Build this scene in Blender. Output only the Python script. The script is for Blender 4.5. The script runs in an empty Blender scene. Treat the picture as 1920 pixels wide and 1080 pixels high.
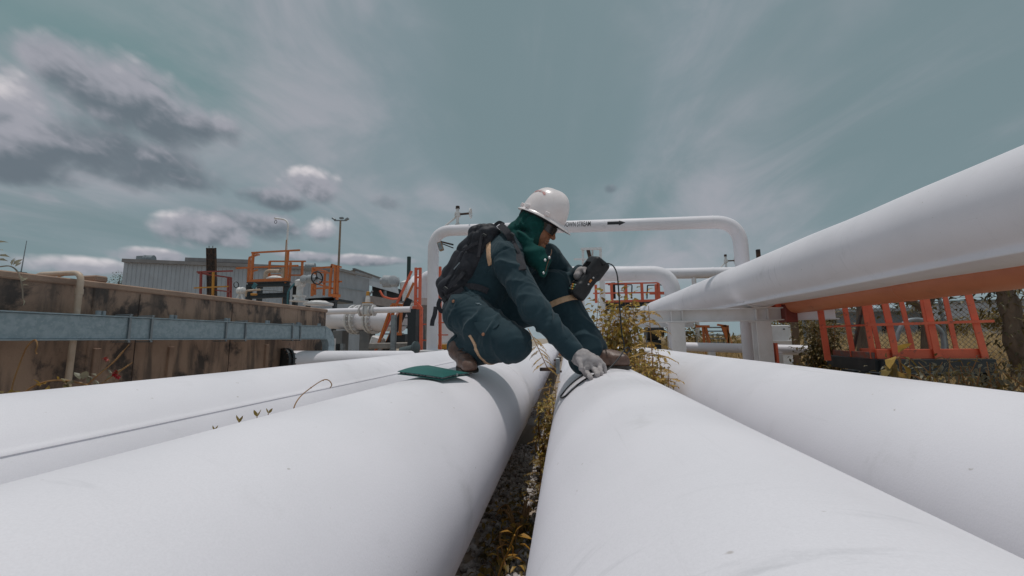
import bpy, bmesh, math, random
import numpy as np
from mathutils import Vector, Matrix

# ------------------------------------------------------------------ camera, light, sky
H = 1.10                                   # lens height above the ground
SC = bpy.context.scene
COL = SC.collection
FPX = 747.0                                # focal length in photo pixels (14 mm on 36 mm, 1920 px)
VPX, VPY, RHO = 1062.0, 634.0, 0.013       # where the pipes converge, horizon tilt

def _u(v): return v / np.linalg.norm(v)
_v = _u(np.array([(VPX - 960) / FPX, (540 - VPY) / FPX, 1.0]))
_w = np.cross(_v, np.array([1, RHO, 0.0])); _w = _u(_w if _w[1] > 0 else -_w)
_x = np.cross(_w, _v); _x = _u(_x if _x[0] > 0 else -_x)
CM = np.array([_x, _v, _w])                # rows: world axes in lens coordinates

def ray(px, py): return CM @ np.array([(px - 960) / FPX, (540 - py) / FPX, 1.0])
def at(px, py, Y):
    r = ray(px, py); r = r * (Y / r[1]); return Vector((r[0], r[1], r[2] + H))
def atx(px, py, X):
    r = ray(px, py); r = r * (X / r[0]); return Vector((r[0], r[1], r[2] + H))
def atz(px, py, z):
    r = ray(px, py); r = r * ((z - H) / r[2]); return Vector((r[0], r[1], r[2] + H))
def azel(px, py):
    r = _u(ray(px, py)); return math.atan2(r[0], r[1]), math.asin(r[2])

cam = bpy.data.cameras.new('camera'); cam.lens = 14.0; cam.sensor_width = 36.0
cam.lens = FPX / 1920 * 36.0
cam.clip_start = 0.02; cam.clip_end = 3000
camo = bpy.data.objects.new('camera', cam); COL.objects.link(camo)
_r, _up, _f = CM[:, 0], CM[:, 1], CM[:, 2]
mw = Matrix(((_r[0], _up[0], -_f[0], 0), (_r[1], _up[1], -_f[1], 0), (_r[2], _up[2], -_f[2], H), (0, 0, 0, 1)))
camo.matrix_world = mw
SC.camera = camo
SC.view_settings.view_transform = 'Standard'
SC.view_settings.look = 'None'
SC.view_settings.gamma = 1.0
SC.view_settings.exposure = -0.35
SC.view_settings.use_curve_mapping = False
SC.cycles.use_denoising = True
SC.cycles.max_bounces = 8
SC.cycles.diffuse_bounces = 5

SUN_DIR = Vector((0.015, 0.02, 1.0)).normalized()      # towards the sun: nearly overhead, a little left
sl = bpy.data.lights.new('sun', 'SUN'); sl.energy = 2.08; sl.angle = math.radians(0.55); sl.color = (1.0, 0.955, 0.915)
so = bpy.data.objects.new('sun', sl); COL.objects.link(so)
so.rotation_euler = SUN_DIR.to_track_quat('Z', 'Y').to_euler()
so.location = (0, 0, 30)

class NT:
    """small helper round a node tree"""
    def __init__(s, tree): s.t = tree; s.n = tree.nodes; s.l = tree.links
    def node(s, kind, **kw):
        nd = s.n.new(kind)
        for k, v in kw.items(): setattr(nd, k, v)
        return nd
    def put(s, sock, v):
        if isinstance(v, bpy.types.NodeSocket): s.l.new(v, sock)
        elif v is not None:
            if hasattr(sock.default_value, '__len__'):
                if not hasattr(v, '__len__'): v = (v,) * len(sock.default_value)
                v = tuple(v)
                if len(sock.default_value) == 4 and len(v) == 3: v = v + (1,)
            sock.default_value = v
    def m(s, op, a, b=None, c=None, clamp=False):
        nd = s.node('ShaderNodeMath', operation=op, use_clamp=clamp)
        for i, v in enumerate((a, b, c)):
            if v is not None: s.put(nd.inputs[i], v)
        return nd.outputs[0]
    def vm(s, op, a, b=None, scale=None):
        nd = s.node('ShaderNodeVectorMath', operation=op)
        s.put(nd.inputs[0], a)
        if b is not None: s.put(nd.inputs[1], b)
        if scale is not None: s.put(nd.inputs['Scale'], scale)
        return nd.outputs[0] if op not in ('DOT_PRODUCT', 'LENGTH') else nd.outputs['Value']
    def mix(s, f, a, b, blend='MIX'):
        nd = s.node('ShaderNodeMix', data_type='RGBA', blend_type=blend)
        s.put(nd.inputs['Factor'], f); s.put(nd.inputs[6], a); s.put(nd.inputs[7], b)
        return nd.outputs[2]
    def noise(s, vec, scale, detail=4, rough=0.55, dist=0.0):
        nd = s.node('ShaderNodeTexNoise')
        if vec is not None: s.put(nd.inputs['Vector'], vec)
        nd.inputs['Scale'].default_value = scale; nd.inputs['Detail'].default_value = detail
        nd.inputs['Roughness'].default_value = rough; nd.inputs['Distortion'].default_value = dist
        return nd.outputs[0]
    def ramp(s, v, lo, hi, a=0.0, b=1.0, smooth=True):
        nd = s.node('ShaderNodeMapRange', interpolation_type='SMOOTHSTEP' if smooth else 'LINEAR')
        s.put(nd.inputs[0], v)
        for i, x in enumerate((lo, hi, a, b)): s.put(nd.inputs[i + 1], x)
        return nd.outputs[0]
    def sep(s, v):
        nd = s.node('ShaderNodeSeparateXYZ'); s.put(nd.inputs[0], v); return nd.outputs
    def comb(s, x, y, z):
        nd = s.node('ShaderNodeCombineXYZ')
        for i, v in enumerate((x, y, z)): s.put(nd.inputs[i], v)
        return nd.outputs[0]

def srgb(r, g, b):
    f = lambda c: (c / 255 / 12.92) if c / 255 <= .04045 else ((c / 255 + .055) / 1.055) ** 2.4
    return (f(r), f(g), f(b))

def make_world():
    w = bpy.data.worlds.new('World'); SC.world = w; w.use_nodes = True
    t = NT(w.node_tree); t.n.clear()
    out = t.node('ShaderNodeOutputWorld'); bg = t.node('ShaderNodeBackground')
    S = 0.13; G = 1.42; bg.inputs['Strength'].default_value = S
    sky = t.node('ShaderNodeTexSky', sky_type='NISHITA'); sky.sun_disc = False
    sky.sun_elevation = math.asin(SUN_DIR.z); sky.sun_rotation = math.atan2(SUN_DIR.x, SUN_DIR.y)
    sky.air_density = 1.0; sky.dust_density = 2.0; sky.ozone_density = 1.0; sky.altitude = 0
    hsv = t.node('ShaderNodeHueSaturation'); hsv.inputs['Saturation'].default_value = 0.55
    t.put(hsv.inputs['Color'], sky.outputs[0])
    base = t.mix(1.0, hsv.outputs[0], (0.62, 0.98, 0.86), 'MULTIPLY')
    tc = t.node('ShaderNodeTexCoord').outputs['Generated']
    d = t.vm('NORMALIZE', tc)
    x, y, z = t.sep(d)
    az = t.m('ARCTAN2', x, y); el = t.m('ARCSINE', z)
    # high thin veil in long bands that run away from the viewer
    zz = t.m('MAXIMUM', z, 0.0); den = t.m('ADD', zz, 0.12)
    pu = t.m('DIVIDE', x, den); pv = t.m('DIVIDE', y, den)
    band = t.noise(t.comb(t.m('MULTIPLY', pu, 0.85), t.m('MULTIPLY', pv, 0.20), 1.7), 1.0, 3, 0.45, 0.5)
    band2 = t.noise(t.comb(t.m('MULTIPLY', pu, 1.5), t.m('MULTIPLY', pv, 0.6), 8.2), 1.3, 6, 0.58, 0.8)
    veil = t.m('ADD', t.m('MULTIPLY', band, 0.62), t.m('MULTIPLY', band2, 0.38))
    veil = t.ramp(veil, 0.38, 0.60)
    k = lambda c: tuple(v * G / S for v in c)
    teal = t.mix(0.85, base, k(srgb(119, 133, 140)))
    teal = t.mix(t.ramp(band, 0.36, 0.52, 0.55, 0.0), teal, k(srgb(108, 127, 132)))
    iso = t.noise(t.comb(az, t.m('MULTIPLY', el, 1.6), 3.0), 2.6, 5, 0.55, 0.5)
    veil = t.m('MULTIPLY', veil, t.ramp(iso, 0.34, 0.60, 0.15, 1.0))
    col = t.mix(t.m('MULTIPLY', veil, 0.95), teal, k(srgb(154, 156, 164)))
    # a deeper teal opening high on the left
    a0, e0 = azel(60, 10)
    q = t.m('ADD', t.m('POWER', t.m('DIVIDE', t.m('SUBTRACT', az, a0), 0.36), 2.0), t.m('POWER', t.m('DIVIDE', t.m('SUBTRACT', el, e0), 0.16), 2.0))
    q = t.m('ADD', q, t.m('MULTIPLY', t.m('SUBTRACT', band2, 0.5), 2.2))
    col = t.mix(t.ramp(q, 0.0, 1.5, 0.65, 0.0), col, k(srgb(94, 128, 130)))
    # paler air near the horizon
    col = t.mix(t.ramp(el, 0.0, 0.22, 0.55, 0.0), col, k(srgb(138, 154, 160)))
    # cumulus: (px, py, half width px, half height px, tone)
    blobs = [(210, 172, 185, 95, .62), (125, 120, 105, 66, .78), (25, 195, 105, 95, 1.45), (150, 278, 290, 72, .42), (300, 225, 150, 64, .58), (370, 238, 64, 34, .5), (20, 310, 165, 44, .45),
             (585, 348, 72, 38, .95), (515, 372, 70, 24, .55), (375, 434, 105, 36, 1.0), (470, 420, 120, 30, .55),
             (594, 428, 58, 32, 1.1), (150, 499, 140, 22, 1.15), (285, 480, 80, 18, .9),
             (724, 378, 56, 26, .5), (1145, 353, 22, 14, .4), (75, 366, 60, 22, 1.1), (155, 338, 52, 19, 1.2), (660, 487, 130, 12, .9)]
    nv = t.comb(t.m('MULTIPLY', az, t.m('COSINE', el)), t.m('MULTIPLY', el, 1.15), 0.0)
    def billow(vec):
        tot = None
        for sc_, am in ((6.5, 1.0), (15.0, .5), (34.0, .22), (75.0, .08)):
            n_ = t.noise(vec, sc_, 1, 0.5, 0.1)
            b_ = t.m('MULTIPLY', t.m('ABSOLUTE', t.m('SUBTRACT', n_, 0.5)), 4.0 * am)
            tot = b_ if tot is None else t.m('ADD', tot, b_)
        return tot
    n1 = billow(nv)
    n2 = billow(t.vm('ADD', nv, (-0.006, 0.016, 0.0)))
    field = None; tone = None; base_h = None
    for (px, py, wx, hy, tn) in blobs:
        a, e = azel(px, py); a2, _ = azel(px + wx, py); _, e2 = azel(px, py - hy)
        du = t.m('DIVIDE', t.m('SUBTRACT', az, a), abs(a2 - a)); dv = t.m('DIVIDE', t.m('SUBTRACT', el, e), abs(e2 - e))
        f = t.m('SUBTRACT', 1.0 if wx > 60 else .45, t.m('ADD', t.m('MULTIPLY', du, du), t.m('MULTIPLY', dv, dv)))
        wgt = t.m('MAXIMUM', t.m('ADD', f, 0.9), 0.0); wgt = t.m('MULTIPLY', wgt, wgt)
        tt = t.m('MULTIPLY', wgt, t.m('ADD', t.m('MULTIPLY', dv, 0.50), tn))
        field = f if field is None else t.m('SMOOTH_MAX', field, f, 0.3)
        tone = tt if tone is None else t.m('ADD', tone, tt)
        base_h = wgt if base_h is None else t.m('ADD', base_h, wgt)
    tone = t.m('DIVIDE', tone, t.m('MAXIMUM', base_h, 0.001))
    fld = t.m('ADD', field, t.m('MULTIPLY', t.m('SUBTRACT', n1, 0.82), 0.70))
    dens = t.ramp(fld, -0.35, 0.65)
    lit = t.m('ADD', tone, t.m('MULTIPLY', t.m('SUBTRACT', n1, n2), 0.6))
    lit = t.m('SUBTRACT', lit, t.m('MULTIPLY', t.ramp(fld, 0.2, 2.0), 0.25))
    ccol = t.mix(t.ramp(lit, 0.30, 0.95), k(srgb(98, 108, 117)), k(srgb(150, 151, 160)))
    ccol = t.mix(t.ramp(lit, 0.95, 1.7), ccol, k(srgb(206, 201, 204)))
    col = t.mix(t.m('MULTIPLY', dens, 0.95), col, ccol)
    t.put(bg.inputs['Color'], col); t.l.new(bg.outputs[0], out.inputs[0])
make_world()
SC.world.cycles.sampling_method = 'MANUAL'; SC.world.cycles.sample_map_resolution = 512

# ------------------------------------------------------------------ materials
MATS = {}
def mat(name, c1, c2=None, scale=6.0, lo=0.35, hi=0.65, rough=0.6, metal=0.0, bump=0.0, bscale=60.0, spec=0.5,
        dirt=None, dscale=2.0, dlo=0.55, dhi=0.75, damt=1.0, stretch=(1, 1, 1), streak=None, rvar=0.0, sheen=0.0, trans=0.0, detail=5, bdist=0.01, coat=0.0, grain=0.0, streak2=False):
    if name in MATS: return MATS[name]
    m = bpy.data.materials.new(name); m.use_nodes = True
    t = NT(m.node_tree); b = t.n['Principled BSDF']
    vec = t.node('ShaderNodeTexCoord').outputs['Object']
    sv = t.vm('MULTIPLY', vec, stretch) if stretch != (1, 1, 1) else vec
    col = c1
    if c2 is not None:
        n = t.noise(sv, scale, detail)
        col = t.mix(t.ramp(n, lo, hi), c1, c2)
    if dirt is not None:
        n = t.noise(sv, dscale, 7, 0.65, 0.3)
        col = t.mix(t.m('MULTIPLY', t.ramp(n, dlo, dhi), damt), col, dirt)
    if streak is not None:
        sc, sx, slo, shi, sa, scol = streak
        n = t.noise(t.vm('MULTIPLY', vec, sx), sc, 5, 0.6, 0.2)
        col = t.mix(t.m('MULTIPLY', t.ramp(n, slo, shi), sa), col, scol)
    if streak2:
        n = t.noise(t.vm('MULTIPLY', vec, (2.2, 16.0, 2.2)), 2.2, 6, 0.62, 0.5); n3 = t.noise(vec, 1.1, 3, 0.5)
        sm = t.m('MULTIPLY', t.ramp(n, 0.52, 0.72), t.ramp(n3, 0.50, 0.68))
        col = t.mix(t.m('MULTIPLY', sm, 0.42), col, (.50, .495, .52))
        n4 = t.noise(vec, 42.0, 2, 0.5)
        col = t.mix(t.m('MULTIPLY', t.ramp(n4, 0.74, 0.80), 0.5), col, (.36, .30, .25))
    if grain:
        n = t.noise(vec, 330.0, 2, 0.7)
        col = t.mix(1.0, col, t.ramp(n, 0.25, 0.75, 1 - grain, 1 + grain * .35, False), 'MULTIPLY')
    t.put(b.inputs['Base Color'], col)
    if rvar:
        n = t.noise(sv, scale * 2.3, 4)
        t.put(b.inputs['Roughness'], t.ramp(n, 0.3, 0.7, max(0.02, rough - rvar), min(1, rough + rvar)))
    else: b.inputs['Roughness'].default_value = rough
    b.inputs['Metallic'].default_value = metal
    b.inputs['Specular IOR Level'].default_value = spec
    b.inputs['Sheen Weight'].default_value = sheen
    b.inputs['Coat Weight'].default_value = coat
    if trans:
        b.inputs['Subsurface Weight'].default_value = 0.0
        tr = t.node('ShaderNodeBsdfTranslucent'); t.put(tr.inputs[0], col)
        mx = t.node('ShaderNodeMixShader'); mx.inputs[0].default_value = trans
        o = t.n['Material Output']; t.l.new(b.outputs[0], mx.inputs[1]); t.l.new(tr.outputs[0], mx.inputs[2]); t.l.new(mx.outputs[0], o.inputs[0])
    if bump:
        n = t.noise(sv, bscale, 4, 0.6)
        bp = t.node('ShaderNodeBump'); bp.inputs['Strength'].default_value = bump; bp.inputs['Distance'].default_value = bdist
        t.put(bp.inputs['Height'], n); t.l.new(bp.outputs[0], b.inputs['Normal'])
    MATS[name] = m
    return m

WHITE = mat('pipe_white_paint', (.86, .832, .87), (.80, .775, .81), 1.3, .35, .7, rough=.5, bump=.12, bscale=180, spec=.35,
            dirt=(.52, .505, .50), dscale=3.5, dlo=.58, dhi=.82, damt=.45, rvar=.1, bdist=.004, grain=.05, streak2=True,
            streak=(2.0, (14, .6, 14), .62, .8, .30, (.50, .49, .49)))
WHITE2 = mat('steel_white_paint', (.86, .84, .85), (.76, .74, .73), 3.0, .4, .7, rough=.5, bump=.1, bscale=90, spec=.35,
             dirt=(.36, .27, .2), dscale=9, dlo=.64, dhi=.8, damt=.5, rvar=.1)
WHITE3 = mat('valve_white_paint', (.74, .73, .73), (.58, .55, .52), 9.0, .4, .7, rough=.5, bump=.15, bscale=60,
             dirt=(.34, .16, .06), dscale=14, dlo=.62, dhi=.76, damt=.7)
ORPIPE = mat('orange_pipe_paint', (.74, .27, .14), (.66, .23, .12), 2.5, .35, .7, rough=.36, bump=.12, bscale=120, dirt=(.30, .12, .08), dscale=5, dlo=.6, dhi=.8, damt=.5)
RED = mat('red_orange_paint', (.82, .165, .085), (.72, .135, .07), 5, .35, .7, rough=.5, bump=.1, bscale=80, dirt=(.26, .10, .07), dscale=13, dlo=.56, dhi=.70, damt=.8)
ORANGE = mat('orange_paint', (.66, .19, .045), (.56, .15, .04), 6, .35, .7, rough=.5, dirt=(.25, .1, .05), dscale=14, dlo=.6, dhi=.76, damt=.7)
YELLOW = mat('yellow_orange_paint', (.58, .27, .035), (.48, .2, .03), 6, .4, .7, rough=.5, dirt=(.25, .12, .05), dscale=14, dlo=.62, dhi=.78, damt=.7)
DARKST = mat('dark_blue_steel', (.02, .028, .034), (.04, .048, .055), 5, .4, .75, rough=.5, dirt=(.14, .06, .03), dscale=6, dlo=.6, dhi=.8, damt=.5, stretch=(1, 1, .25))
GALV = mat('galvanised_steel', (.28, .36, .40), (.36, .44, .48), 22, .4, .62, rough=.45, metal=.2, bump=.05, bscale=60, dirt=(.42, .50, .53), dscale=55, dlo=.52, dhi=.64, damt=.6)
GALV2 = mat('grey_steel', (.28, .31, .33), (.20, .22, .24), 12, .4, .7, rough=.45, metal=.3)
CONC = mat('stained_concrete', (.43, .295, .22), (.32, .215, .16), 3.0, .35, .65, rough=.9, bump=.4, bscale=35, bdist=.02,
           dirt=(.045, .042, .043), dscale=2.9, dlo=.51, dhi=.62, damt=.9, stretch=(1, 1, .75),
           streak=(3.2, (2.2, 2.2, .35), .45, .66, .78, (.10, .08, .07)))
CONC2 = mat('pale_concrete', (.36, .33, .31), (.27, .25, .23), 6, .35, .65, rough=.9, bump=.3, bscale=50, dirt=(.1, .09, .085), dscale=4, dlo=.58, dhi=.75, damt=.6)
COPE = mat('concrete_coping', (.40, .27, .20), (.30, .20, .15), 5, .35, .65, rough=.9, bump=.3, bscale=50)
CORR = mat('grey_corrugated_sheet', (.46, .485, .53), (.41, .43, .47), .8, .35, .65, rough=.5, dirt=(.36, .33, .32), dscale=1.2, dlo=.6, dhi=.8, damt=.4, streak=(1.4, (1, 1, .08), .55, .75, .35, (.36, .36, .38)))
ROOFM = mat('roof_sheet', (.23, .215, .21), (.18, .165, .16), 1.5, .35, .65, rough=.6)
RUST = mat('rusted_steel', (.10, .055, .035), (.05, .033, .028), 5, .35, .65, rough=.85, dirt=(.03, .03, .035), dscale=6, dlo=.5, dhi=.65)
BLACKR = mat('black_rubber', (.012, .013, .015), (.02, .021, .024), 30, rough=.55, bump=.1, bscale=200)
BLACKM = mat('black_metal', (.015, .016, .018), rough=.45)
INK = mat('black_lettering', (.015, .016, .02), (.03, .03, .035), 60, rough=.6)
EARTH = mat('dry_earth', (.34, .28, .225), (.44, .37, .30), 1.3, .35, .65, rough=.95, bump=.6, bscale=14, bdist=.05, dirt=(.20, .155, .11), dscale=4, dlo=.5, dhi=.7)
STONE = mat('grey_gravel', (.42, .39, .38), (.66, .63, .62), 9, .35, .65, rough=.85, bump=.3, bscale=90, dirt=(.14, .11, .09), dscale=16, dlo=.5, dhi=.65)
LEAFG = mat('golden_leaf', (.54, .33, .065), (.38, .235, .05), 9, .35, .65, rough=.5, trans=.25, dirt=(.15, .10, .03), dscale=5, dlo=.52, dhi=.66)
LEAFO = mat('olive_leaf', (.27, .185, .045), (.16, .12, .036), 6, .35, .65, rough=.5, trans=.3)
LEAFD = mat('dark_olive_leaf', (.10, .082, .036), (.17, .13, .045), 7, .4, .7, rough=.5, trans=.25)
LEAFS = mat('grey_green_leaf', (.30, .28, .20), (.22, .20, .14), 7, .4, .7, rough=.5, trans=.3)
STEM = mat('tan_stem', (.36, .20, .08), (.26, .13, .05), 12, rough=.7)
BARK = mat('dark_bark', (.11, .08, .06), (.19, .14, .105), 8, .35, .65, rough=.95, bump=.8, bscale=20, stretch=(1, 1, .3), bdist=.03)
GRASS = mat('dry_grass', (.52, .37, .18), (.62, .46, .25), 1.2, .35, .65, rough=.8, trans=.45)
FLOWER = mat('crimson_petal', (.38, .012, .02), rough=.5, trans=.2)

# ------------------------------------------------------------------ mesh helpers
class MB:
    """collects shapes in world coordinates; build() links them as one mesh object"""
    def __init__(s): s.v = []; s.f = []; s.mi = []; s.cur = 0
    def add(s, vs, fs):
        o = len(s.v); s.v.extend([tuple(v) for v in vs]); s.f.extend([tuple(i + o for i in f) for f in fs]); s.mi.extend([s.cur] * len(fs)); return s
    def box(s, c, size, rot=None, ch=0.0):
        c = Vector(c); hx, hy, hz = (v / 2 for v in size)
        R = rot if rot is not None else Matrix.Identity(3)
        if ch <= 0:
            vs = [(x, y, z) for x in (-hx, hx) for y in (-hy, hy) for z in (-hz, hz)]
            fs = [(0, 1, 3, 2), (4, 6, 7, 5), (0, 4, 5, 1), (2, 3, 7, 6), (0, 2, 6, 4), (1, 5, 7, 3)]
        else:
            ch = min(ch, hx * .9, hy * .9, hz * .9)
            vs = []; idx = {}
            for sx in (-1, 1):
                for sy in (-1, 1):
                    for sz in (-1, 1):
                        for ax in range(3):
                            p = [sx * (hx - ch), sy * (hy - ch), sz * (hz - ch)]
                            p[ax] = (sx * hx, sy * hy, sz * hz)[ax]
                            idx[(sx, sy, sz, ax)] = len(vs); vs.append(tuple(p))
            fs = []
            for ax in range(3):
                a, b = [k for k in range(3) if k != ax]
                for sg in (-1, 1):
                    q = []
                    for (u, w) in ((-1, -1), (1, -1), (1, 1), (-1, 1)):
                        k = [0, 0, 0]; k[ax] = sg; k[a] = u; k[b] = w; q.append(idx[(*k, ax)])
                    if (sg > 0) == (ax == 1): q = q[::-1]
                    fs.append(tuple(q))
            for ax in range(3):
                a, b = [k for k in range(3) if k != ax]
                for u in (-1, 1):
                    for w in (-1, 1):
                        k0 = [0, 0, 0]; k1 = [0, 0, 0]; k0[ax] = -1; k1[ax] = 1
                        for k in (k0, k1): k[a] = u; k[b] = w
                        fs.append((idx[(*k0, a)], idx[(*k1, a)], idx[(*k1, b)], idx[(*k0, b)]))
            for sx in (-1, 1):
                for sy in (-1, 1):
                    for sz in (-1, 1): fs.append(tuple(idx[(sx, sy, sz, a)] for a in range(3)))
        return s.add([c + R @ Vector(v) for v in vs], fs)
    def bar(s, p0, p1, w, d=None, up=(0, 0, 1), ch=0.0):
        p0, p1 = Vector(p0), Vector(p1); a = p1 - p0; L = a.length
        if L < 1e-6: return s
        a.normalize(); u = Vector(up)
        if abs(a.dot(u)) > .97: u = Vector((0, 1, 0))
        b = u.cross(a).normalized(); c = a.cross(b)
        R = Matrix((a, b, c)).transposed()
        return s.box((p0 + p1) / 2, (L, w, d if d else w), R, ch)
    def cyl(s, p0, p1, r0, r1=None, n=16, caps=True):
        r1 = r0 if r1 is None else r1
        p0, p1 = Vector(p0), Vector(p1); a = (p1 - p0).normalized()
        u = Vector((0, 0, 1)) if abs(a.z) < .9 else Vector((1, 0, 0))
        b = u.cross(a).normalized(); c = a.cross(b)
        vs = []
        for p, r in ((p0, r0), (p1, r1)):
            for i in range(n):
                t = 2 * math.pi * i / n; vs.append(p + b * (r * math.cos(t)) + c * (r * math.sin(t)))
        fs = [(i, (i + 1) % n, n + (i + 1) % n, n + i) for i in range(n)]
        if caps: fs += [tuple(range(n))[::-1], tuple(range(n, 2 * n))]
        return s.add(vs, fs)
    def tube(s, pts, r, n=10, caps=True, flat=None, up=None):
        pts = [Vector(p) for p in pts]; k = len(pts)
        rr = r if hasattr(r, '__len__') else [r] * k
        tang = []
        for i in range(k):
            a = pts[min(i + 1, k - 1)] - pts[max(i - 1, 0)]; tang.append(a.normalized())
        u = Vector(up) if up else (Vector((0, 0, 1)) if abs(tang[0].z) < .9 else Vector((1, 0, 0)))
        b = u.cross(tang[0]).normalized()
        vs = []
        for i in range(k):
            b = (b - tang[i] * b.dot(tang[i])).normalized(); c = tang[i].cross(b)
            for j in range(n):
                t = 2 * math.pi * j / n
                vs.append(pts[i] + b * (rr[i] * math.cos(t)) + c * (rr[i] * math.sin(t) * (flat if flat else 1)))
        fs = [(i * n + j, i * n + (j + 1) % n, (i + 1) * n + (j + 1) % n, (i + 1) * n + j) for i in range(k - 1) for j in range(n)]
        if caps: fs += [tuple(range(n))[::-1], tuple(range((k - 1) * n, k * n))]
        return s.add(vs, fs)
    def lathe(s, p, axis, prof, n=20, caps=True):
        """prof: list of (distance along axis, radius)"""
        p = Vector(p); a = Vector(axis).normalized()
        u = Vector((0, 0, 1)) if abs(a.z) < .9 else Vector((1, 0, 0))
        b = u.cross(a).normalized(); c = a.cross(b); k = len(prof); vs = []
        for (t, r) in prof:
            for j in range(n):
                q = 2 * math.pi * j / n; vs.append(p + a * t + b * (r * math.cos(q)) + c * (r * math.sin(q)))
        fs = [(i * n + j, i * n + (j + 1) % n, (i + 1) * n + (j + 1) % n, (i + 1) * n + j) for i in range(k - 1) for j in range(n)]
        if caps: fs += [tuple(range(n))[::-1], tuple(range((k - 1) * n, k * n))]
        return s.add(vs, fs)
    def prism(s, prof, p0, p1, bx, by):
        """profile points (u, v) swept from p0 to p1 with axes bx, by"""
        p0, p1, bx, by = Vector(p0), Vector(p1), Vector(bx), Vector(by); n = len(prof)
        vs = [p + bx * u + by * v for p in (p0, p1) for (u, v) in prof]
        fs = [(i, (i + 1) % n, n + (i + 1) % n, n + i) for i in range(n)] + [tuple(range(n))[::-1], tuple(range(n, 2 * n))]
        return s.add(vs, fs)
    def ibeam(s, p0, p1, h, w, tf, tw, up=(0, 0, 1)):
        p0, p1 = Vector(p0), Vector(p1); a = (p1 - p0).normalized(); up = Vector(up)
        b = up.cross(a).normalized(); c = a.cross(b)
        P = [(-w/2, -h/2), (w/2, -h/2), (w/2, -h/2+tf), (tw/2, -h/2+tf), (tw/2, h/2-tf), (w/2, h/2-tf), (w/2, h/2), (-w/2, h/2), (-w/2, h/2-tf), (-tw/2, h/2-tf), (-tw/2, -h/2+tf), (-w/2, -h/2+tf)]
        return s.prism(P, p0, p1, b, c)
    def build(s, name, material, parent=None, smooth=True, ang=38, origin=None):
        me = bpy.data.meshes.new(name)
        if parent is not None: og = Vector(parent.get('_o', (0, 0, 0)))
        elif origin is not None: og = Vector(origin)
        else:
            xs = np.array(s.v); lo, hi = xs.min(0), xs.max(0); og = Vector(((lo[0] + hi[0]) / 2, (lo[1] + hi[1]) / 2, lo[2]))
        va = np.array(s.v, dtype=np.float64) - np.array(og)
        me.from_pydata(va.tolist(), [], s.f)
        finish(me, material, smooth, ang)
        if max(s.mi, default=0) > 0: me.polygons.foreach_set('material_index', s.mi)
        o = bpy.data.objects.new(name, me); COL.objects.link(o)
        if parent is not None: o.parent = parent; ORG[o.name] = og; o['_o'] = tuple(og)
        else: o.location = og; o['_o'] = tuple(og)
        return o
ORG = {}
def finish(me, material, smooth=True, ang=38):
    ms = material if isinstance(material, (list, tuple)) else [material]
    for m in ms: me.materials.append(m)
    me.update()
    if smooth:
        me.polygons.foreach_set('use_smooth', [True] * len(me.polygons))
        if ang < 179: me.set_sharp_from_angle(angle=math.radians(ang))
    me.update()

def thing(name, loc, label, cat, group=None):
    o = bpy.data.objects.new(name, None); COL.objects.link(o); o.location = Vector(loc); o.empty_display_size = .1
    o['_o'] = tuple(Vector(loc)); o['label'] = label; o['category'] = cat
    if group: o['group'] = group
    return o
def tag(o, label, cat, group=None):
    o['label'] = label; o['category'] = cat
    if group: o['group'] = group
    return o
def structure(o): o['kind'] = 'structure'; return o
def pbar(name, m, parent, p0, p1, w, d=None, ch=0.0, up=(0, 0, 1)):
    return MB().bar(p0, p1, w, d, up, ch).build(name, m, parent, ang=30)
def ptube(name, m, parent, pts, r, n=10):
    return MB().tube(pts, r, n).build(name, m, parent)
def bend(pts, rad, k=7):
    """round the corners of a polyline"""
    pts = [Vector(p) for p in pts]; out = [pts[0]]
    for i in range(1, len(pts) - 1):
        a, b, c = pts[i-1], pts[i], pts[i+1]
        u = (a - b); w = (c - b); r = min(rad, u.length * .49, w.length * .49); u.normalize(); w.normalize()
        A, C = b + u * r, b + w * r
        th = math.pi - math.acos(max(-1, min(1, u.dot(w))))
        for j in range(k + 1):
            q = j / k; out.append((1 - q) ** 2 * A + 2 * q * (1 - q) * b * .55 + 2 * q * (1 - q) * .45 * (A + C) / 2 + q * q * C) if False else out.append((1 - q) ** 2 * A + 2 * q * (1 - q) * b + q * q * C)
    out.append(pts[-1]); return out
def spline(pts, k=8):
    pts = [Vector(p) for p in pts]; P = [pts[0]] + pts + [pts[-1]]; out = []
    for i in range(1, len(P) - 2):
        a, b, c, d = P[i-1], P[i], P[i+1], P[i+2]
        for j in range(k):
            t = j / k
            out.append(.5 * ((2*b) + (c - a)*t + (2*a - 5*b + 4*c - d)*t*t + (3*b - a - 3*c + d)*t*t*t))
    out.append(pts[-1]); return out
rng = random.Random(7)

# ------------------------------------------------------------------ ground
def ground():
    n = 90; xs = np.concatenate([-np.geomspace(1400, 6, 16), np.linspace(-5, 14, 60), np.geomspace(15, 1400, 16)])
    ys = np.concatenate([np.array([-40., -10., -3.]), np.linspace(-1, 16, 50), np.geomspace(17, 2400, 22)])
    vs = []; r = random.Random(3)
    for y in ys:
        for x in xs:
            z = 0.0
            if abs(x) < 20 and -2 < y < 20: z = .02 * math.sin(x * 2.1 + y) + .015 * math.sin(y * 3.3 - x) - .03
            else: z = -.05
            vs.append((x, y, z))
    w = len(xs)
    fs = [(j * w + i, j * w + i + 1, (j + 1) * w + i + 1, (j + 1) * w + i) for j in range(len(ys) - 1) for i in range(w - 1)]
    o = MB().add(vs, fs).build('ground', EARTH, origin=(0, 0, 0)); structure(o)
ground()

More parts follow.
